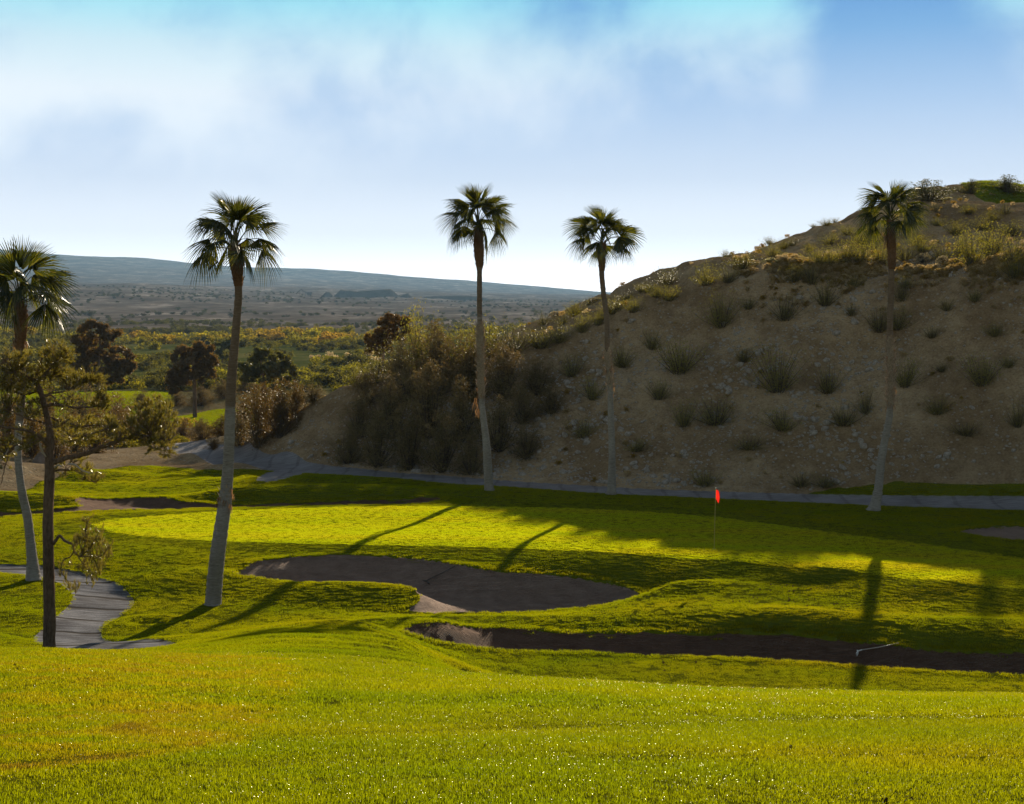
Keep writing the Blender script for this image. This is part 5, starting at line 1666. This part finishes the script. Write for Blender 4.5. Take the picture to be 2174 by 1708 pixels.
def build_scatter():
    # stones on the gravel hill and the dirt
    n = 9000
    u = rng.uniform(560, 2350, n)
    y = rng.uniform(66, 84, n)
    x = (u - CU) / F * y
    s = sdf(x, y, PG['path_hill'])
    ok = (sdf(x, y, PG['turf'], 6) > .4) & (s > .25)
    x, y = x[ok], y[ok]
    z = full_z(x, y)
    k = len(x)
    sc = np.exp(rng.normal(-2.85, .6, k))
    cl = fbm(x / 4, y / 4, 90, 3)
    sc = np.clip(sc * (1 + 1.2 * cl), .025, .26)
    rot = rng.uniform(0, 6.283, (k, 3)) * [.1, .1, 1]
    protos = []
    for i in range(5):
        V, Fc = small_rock(i)
        protos.append((V, Fc, M_STONE))
    scatter('stones', np.stack([x, y, z], 1), rot, np.stack([sc, sc, sc], 1), rng.random(k), rng.integers(0, 5, k), protos, 'pale loose stones scattered over the gravel hill', 'stones')
    # valley scrub
    ms = mat_scrub()
    protos = []
    for i in range(6):
        rr = random.Random(500 + i)
        mb = MB()
        for _ in range(16 if i < 4 else 10):
            c = Vector((rr.gauss(0, .25), rr.gauss(0, .25), rr.uniform(.15, .75)))
            leaf_cloud(mb, c, rr.uniform(.16, .30), 26, .13, rr, (1, 1, .9))
        protos.append((mb.v, mb.f, ms))
    X, Y, S, T = [], [], [], []

    def put(n, u0, u1, d0, d1, s0, s1, t0, t1, clump=0.0, cs=40):
        u = rng.uniform(u0, u1, n)
        y = np.exp(rng.uniform(math.log(d0), math.log(d1), n))
        x = (u - CU) / F * y
        m = fbm(x / cs, y / cs * .5, int(d0), 3) > rng.uniform(-.5, .5, n) * (1 - clump) + .25 * clump
        m &= (sdf(x, y, PG['fairway_a'], 5) > .5) & (sdf(x, y, PG['fairway_b'], 5) > .5)
        X.append(x[m]); Y.append(y[m]); k = m.sum()
        S.append(rng.uniform(s0, s1, k)); T.append(rng.uniform(t0, t1, k))
    put(420, -250, 760, 105, 150, .5, 1.3, .25, .85)
    put(1600, -250, 1150, 205, 330, 1.2, 3.0, .05, .60, .3, 18)
    put(2600, -250, 1250, 330, 560, 1.6, 3.8, .05, .50, .35, 30)
    put(480, -250, 1250, 480, 640, 3.0, 6.0, .42, .80, .5, 60)     # yellowing riverside trees
    put(120, 650, 1000, 330, 420, 1.0, 2.0, .97, 1.0, .3, 20)      # pale plume grass
    put(4200, -250, 1350, 640, 1100, 1.4, 3.0, .0, .32, .25, 60)
    put(3400, -250, 1400, 1100, 2900, 2.0, 4.2, .0, .16, .3, 140)
    x, y, sc, t = map(np.concatenate, (X, Y, S, T))
    z = base_z(x, y)
    k = len(x)
    rot = np.stack([np.zeros(k), np.zeros(k), rng.uniform(0, 6.283, k)], 1)
    scatter('scrub', np.stack([x, y, z - .1 * sc], 1), rot, np.stack([sc * 1.15, sc * 1.15, sc * rng.uniform(.7, 1.1, k)], 1), t, rng.integers(0, 6, k), protos, 'low desert scrub filling the valley and far plain', 'scrub')
    # dry tufts on the terrace edge and path sides of the hill
    n = 2200
    u = rng.uniform(1560, 2250, n)
    y = np.interp(u, [1505, 1615, 1720, 1850, 1940, 2065, 2174, 2350], [88.2, 83, 81.5, 81.5, 79.6, 76.5, 74.2, 72]) + rng.normal(.6, 1.0, n)
    x = (u - CU) / F * y
    m = fbm(x / 1.6, y / 1.6, 70, 3) > -.05
    n2 = 520
    u2 = rng.uniform(600, 2250, n2); y2 = rng.uniform(68, 128, n2); x2 = (u2 - CU) / F * y2
    m2 = (sdf(x2, y2, PG['turf'], 6) > .8) & (sdf(x2, y2, PG['path_hill']) > .4)
    x, y = np.r_[x[m], x2[m2]], np.r_[y[m], y2[m2]]
    t = np.r_[rng.uniform(.80, 1.0, m.sum()), rng.uniform(.74, 1.0, m2.sum())]
    sc = rng.uniform(.12, .38, len(x))
    rot = np.stack([np.zeros(len(x)), np.zeros(len(x)), rng.uniform(0, 6.283, len(x))], 1)
    scatter('dry_tufts', np.stack([x, y, base_z(x, y) - .03], 1), rot, np.stack([sc, sc, sc], 1), t, rng.integers(0, 6, len(x)), protos, 'small dry tufts of desert grass on the gravel hill', 'dry grass')
    # earth clods and droppings on the turf
    pts = []
    for (u, v, su, sv, n, d) in ((1690, 1262, 60, 10, 34, 46), (1600, 1290, 50, 6, 10, 44.6), (1840, 1285, 60, 8, 22, 45), (860, 1392, 30, 4, 8, 27), (1500, 1404, 60, 3, 14, 39.5), (1900, 1690, 40, 6, 6, 7.2), (580, 1401, 6, 3, 3, 25), (1560, 1600, 300, 60, 8, 10), (300, 1420, 200, 30, 8, 18)):
        for _ in range(n):
            dd = d * (1 + rng.normal(0, .012))
            uu = u + rng.normal(0, su)
            pts.append(((uu - CU) / F * dd, dd))
    p = np.array(pts)
    k = len(p)
    sc = rng.uniform(.012, .042, k) * np.clip(p[:, 1] / 40, .35, 1)
    V, Fc = small_rock(9)
    scatter('clods', np.c_[p, full_z(p[:, 0], p[:, 1]) + .012], rng.uniform(0, 6, (k, 3)), np.stack([sc * 1.4, sc, sc * .8], 1), np.zeros(k), np.zeros(k), [(V, Fc, M_CLOD)], 'small dark earth clods lying on the grass', 'clods')


M_CLOD = mat_bark("clod", (.045, .028, .016), (.10, .06, .035), (1, 1, 1), 9, .5)
build_scatter()


# ------------------------------------------------------------------ flagstick, rakes
def plain(name, col, rough=.6, spec=.3, tr=None):
    m, w = new_mat(name)
    p = w.n('ShaderNodeTexCoord').outputs['Object']
    c = w.mix(w.noise(p, 14, 3), tuple(q * .85 for q in col), tuple(min(1, q * 1.12) for q in col))
    b = w.n('ShaderNodeBsdfPrincipled', i_Base_Color=c, i_Roughness=rough, i_Specular_IOR_Level=spec)
    if tr:
        s = w.n('ShaderNodeMixShader', i_0=.5, i_1=b.outputs[0], i_2=w.n('ShaderNodeBsdfTranslucent', i_0=tr).outputs[0])
        finish(w, s.outputs[0])
    else:
        finish(w, b.outputs[0])
    return m


def flagstick():
    b = hitf(1516, 1166, 45, 60)
    s = F / b.y
    t = empty('golf_flag', b, 'thin flagstick with limp red flag standing on the putting green', 'golf flag')
    H = 128 / s
    mb = MB()
    top = b + Vector((3.5 / s, 0, H))
    mb.tube([b + Vector((0, 0, -.05)), b.lerp(top, .5), top], [.011, .011, .009], 8)
    mb.obj('pole', [plain('flag_pole', (.55, .42, .10), .4)], t, True, b)
    mb = MB()
    mb.tube([top, top + Vector((0, 0, .02)), top + Vector((0, 0, .04))], [.012, .026, .016], 8)
    mb.obj('finial', [plain('flag_finial', (.8, .78, .72), .3, .5)], t, True, b)
    # cloth hanging in folds
    nu, nv = 22, 16
    V = []
    for j in range(nv):
        q = j / (nv - 1)
        for i in range(nu):
            f = i / (nu - 1)
            x = .012 + f * (.10 + .05 * math.sin(q * 3)) * (1 - .15 * q)
            y = .055 * math.sin(f * 12.5 + q * 1.2) * (.3 + .7 * f)
            z = -.04 - q * (.34 + .14 * f) - .05 * f * f
            V.append(top + Vector((x, y, z)))
    Fc = [(j * nu + i, j * nu + i + 1, (j + 1) * nu + i + 1, (j + 1) * nu + i) for j in range(nv - 1) for i in range(nu - 1)]
    mesh_obj('flag', [p - b for p in V], Fc, plain('flag_cloth', (.72, .025, .02), .7, .1, (.85, .035, .02)), t)
    mb = MB()
    mb.tube([b + Vector((0, 0, .004)), b + Vector((0, 0, -.06))], [.054, .054], 20, False)
    mb.obj('cup', [plain('cup_liner', (.7, .7, .68))], t, True, b)


flagstick()


def rake(h, e, head_w, mat_head, mat_shaft, label):
    """h: middle of the head on the sand, e: end of the handle"""
    t = empty('bunker_rake', h, label, 'rake', 'bunker rakes')
    d = (e - h).normalized()
    c = d.cross(Vector((0, 0, 1))).normalized()
    up = c.cross(d).normalized()
    h2 = h + up * .05
    mb = MB()
    n = 9
    pts = [h2 + c * (head_w * (i / (n - 1) - .5)) - d * (.05 * abs(i / (n - 1) - .5) * 2) for i in range(n)]
    for i in range(n - 1):
        a, b = pts[i], pts[i + 1]
        for (p, q) in (((up * .03 + d * .015), (up * .03 - d * .02)), ((up * .03 - d * .02), (-up * .01 - d * .02)), ((-up * .01 + d * .015), (up * .03 + d * .015)), ((-up * .01 - d * .02), (-up * .01 + d * .015))):
            mb.quad(a + p, b + p, b + q, a + q)
    for i in range(15):
        p = h2 + c * (head_w * (i / 14 - .5)) - d * (.05 * abs(i / 14 - .5) * 2)
        mb.tube([p - up * .005, p - up * .06 - d * .012], [.008, .004], 5)
    mb.obj('head', [mat_head], t, False, h)
    mb = MB()
    e2 = e + Vector((0, 0, .05))
    mb.tube([h2 + up * .02 - d * .01, h2 + up * .03 + d * .12], [.017, .017], 8)
    mb.obj('socket', [mat_head], t, True, h)
    mb = MB()
    mb.tube([h2 + up * .03 + d * .10, h2.lerp(e2, .5), e2], [.014, .014, .013], 8)
    mb.obj('handle', [mat_shaft], t, True, h)


M_WHITE = plain('rake_white', (.82, .82, .80), .35, .5)
M_SHAFT = plain('rake_handle', (.48, .42, .36), .35, .6)
M_DK = plain('rake_dark', (.05, .04, .035), .6)
h = hitf(1823, 1388, 39.4, 44)
e = hitf(1908, 1373, 39.4, 44)
rake(h, e, .52, M_WHITE, M_SHAFT, 'white-headed bunker rake lying in the near bunker at right')
h = hitf(907, 1238, 47.9, 53)
e = hitf(966, 1205, 48, 53)
rake(h, e, .55, M_DK, M_DK, 'dark bunker rake lying in the large bunker below the green')


# ------------------------------------------------------------------ far quarry heaps, plant and poles on the plain
def heap(pts, base_row, label, seed):
    """pts: (column, row) along the crest from foot to foot"""
    g = hit((pts[0][0] + pts[-1][0]) / 2, base_row, 1300, 3600)
    D = g.y
    s = F / D
    V, Fc = [], []
    q = []
    for a, b in zip(pts[:-1], pts[1:]):
        for k in range(6): q.append((a[0] + (b[0] - a[0]) * k / 6, a[1] + (b[1] - a[1]) * k / 6))
    q.append(pts[-1])
    n = 9
    rr = random.Random(seed)
    for (u, v) in q:
        hgt = max(.1, (base_row - v) / s)
        for j in range(n):
            f = j / (n - 1) * 2 - 1
            z = hgt * (1 - abs(f)) ** .9 * (1 + .04 * rr.uniform(-1, 1))
            V.append((((u - CU) / F * D), D + f * hgt * 1.5, g.z - 1.5 + z + .75 * (z > 1)))
    for i in range(len(q) - 1):
        for j in range(n - 1):
            a = i * n + j
            Fc.append((a, a + n, a + n + 1, a + 1))
    o = mesh_obj('spoil_heap', V, Fc, M_HEAP)
    tag(o, label, 'spoil heap', 'spoil heaps of the far quarry')


M_HEAP = mat_bark('spoil_gravel', (.10, .085, .065), (.17, .145, .11), (1, 1, 1), .06, .4)
heap([(706, 631), (723, 615), (758, 618), (828, 613), (834, 616), (850, 631)], 631, 'long flat-topped spoil heap on the far plain', 1)
heap([(680, 631), (692, 619), (700, 620), (710, 631)], 631, 'small spoil heap at the left foot of the long one', 2)
heap([(845, 632), (858, 624), (866, 622), (876, 632)], 632, 'small spoil heap at the right end of the long one', 3)
heap([(882, 636), (905, 629), (960, 627), (1015, 629), (1040, 636)], 636, 'low wide spoil heap behind the shaggy palm', 4)


def conveyor():
    g = hit(645, 630, 1300, 3600)
    D = g.y
    s = F / D
    M = plain('plant_steel', (.12, .11, .10))

    def Q(u, v, dy=0): return wV(u, v, D) + Vector((0, dy, 0))
    t = empty('conveyor', Q(645, 630), 'small quarry conveyor and hopper far away on the plain', 'conveyor')
    o = Q(645, 630)
    mb = MB()
    mb.tube([Q(630, 622), Q(640, 614.5)], [1.0, 1.0], 6)
    mb.tube([Q(640, 614.5), Q(650, 623)], [.8, .8], 6)
    mb.obj('belt_boom', [M], t, False, o)
    mb = MB()
    for (u, v) in ((636, 618), (643, 618), (648, 622)):
        mb.tube([Q(u, v), Q(u, 632)], [.35, .35], 5)
    mb.obj('supports', [M], t, False, o)
    mb = MB()
    a, b = Q(650, 621, -4), Q(664, 621, 4)
    c, d = Q(653, 627, -2), Q(661, 627, 2)
    P = [(a.x, a.y, a.z), (b.x, a.y, a.z), (b.x, b.y, a.z), (a.x, b.y, a.z), (c.x, c.y, c.z), (d.x, c.y, c.z), (d.x, d.y, c.z), (c.x, d.y, c.z)]
    i = len(mb.v)
    mb.v += [Vector(p) for p in P]
    for f in ((0, 1, 5, 4), (1, 2, 6, 5), (2, 3, 7, 6), (3, 0, 4, 7), (4, 5, 6, 7), (3, 2, 1, 0)):
        mb.f.append(tuple(i + k for k in f)); mb.m.append(0)
    for (u, dy) in ((654, -2), (660, -2), (654, 2), (660, 2)):
        mb.tube([Q(u, 627, dy), Q(u, 633, dy)], [.3, .3], 5)
    mb.obj('hopper', [M], t, False, o)
    mb = MB()
    mb.tube([Q(649, 633), Q(649, 610.5)], [.35, .2], 5)
    mb.obj('mast', [M], t, False, o)


conveyor()


def poles():
    M = plain('pole_wood', (.10, .085, .07))
    for u, v, h, l in ((438, 632, 14, 'far utility pole left of the tall front palm'), (397, 618, 14, 'far utility pole above the round dark pine'), (1000, 640, 16, 'far utility pole beside the shaggy palm'), (868, 632, 10, 'far utility pole right of the long spoil heap')):
        g = hit(u, v, 1200, 3600)
        s = F / g.y
        t = empty('utility_pole', g, l, 'utility pole', 'far utility poles')
        H = h / s
        mb = MB(); mb.tube([g, g + Vector((0, 0, H))], [.30, .22], 6); mb.obj('post', [M], t, True, g)
        mb = MB(); a = g + Vector((-1.6, 0, H * .92)); mb.tube([a, a + Vector((3.2, 0, 0))], [.16, .16], 5); mb.obj('crossarm', [M], t, True, g)


poles()


# ------------------------------------------------------------------ air
def haze():
    x, y0, y1, z0, z1 = 12600, -40, 9900, -40, 400
    V = [(-x, y0, z0), (x, y0, z0), (x, y1, z0), (-x, y1, z0), (-x, y0, z1), (x, y0, z1), (x, y1, z1), (-x, y1, z1)]
    Fc = [(0, 3, 2, 1), (4, 5, 6, 7), (0, 1, 5, 4), (1, 2, 6, 5), (2, 3, 7, 6), (3, 0, 4, 7)]
    m, w = new_mat('haze_air')
    o = w.n('ShaderNodeOutputMaterial')
    v = w.n('ShaderNodeVolumePrincipled')
    v.inputs['Color'].default_value = (.34, .64, 1.0, 1)
    v.inputs['Density'].default_value = HAZE
    v.inputs['Anisotropy'].default_value = .1
    w.put(o.inputs['Volume'], v.outputs[0])
    ob = mesh_obj('haze', V, Fc, m, None, False)
    tag(ob, 'thin bluish evening haze over the whole valley', 'haze', kind='stuff')


HAZE = 5.8e-5
haze()
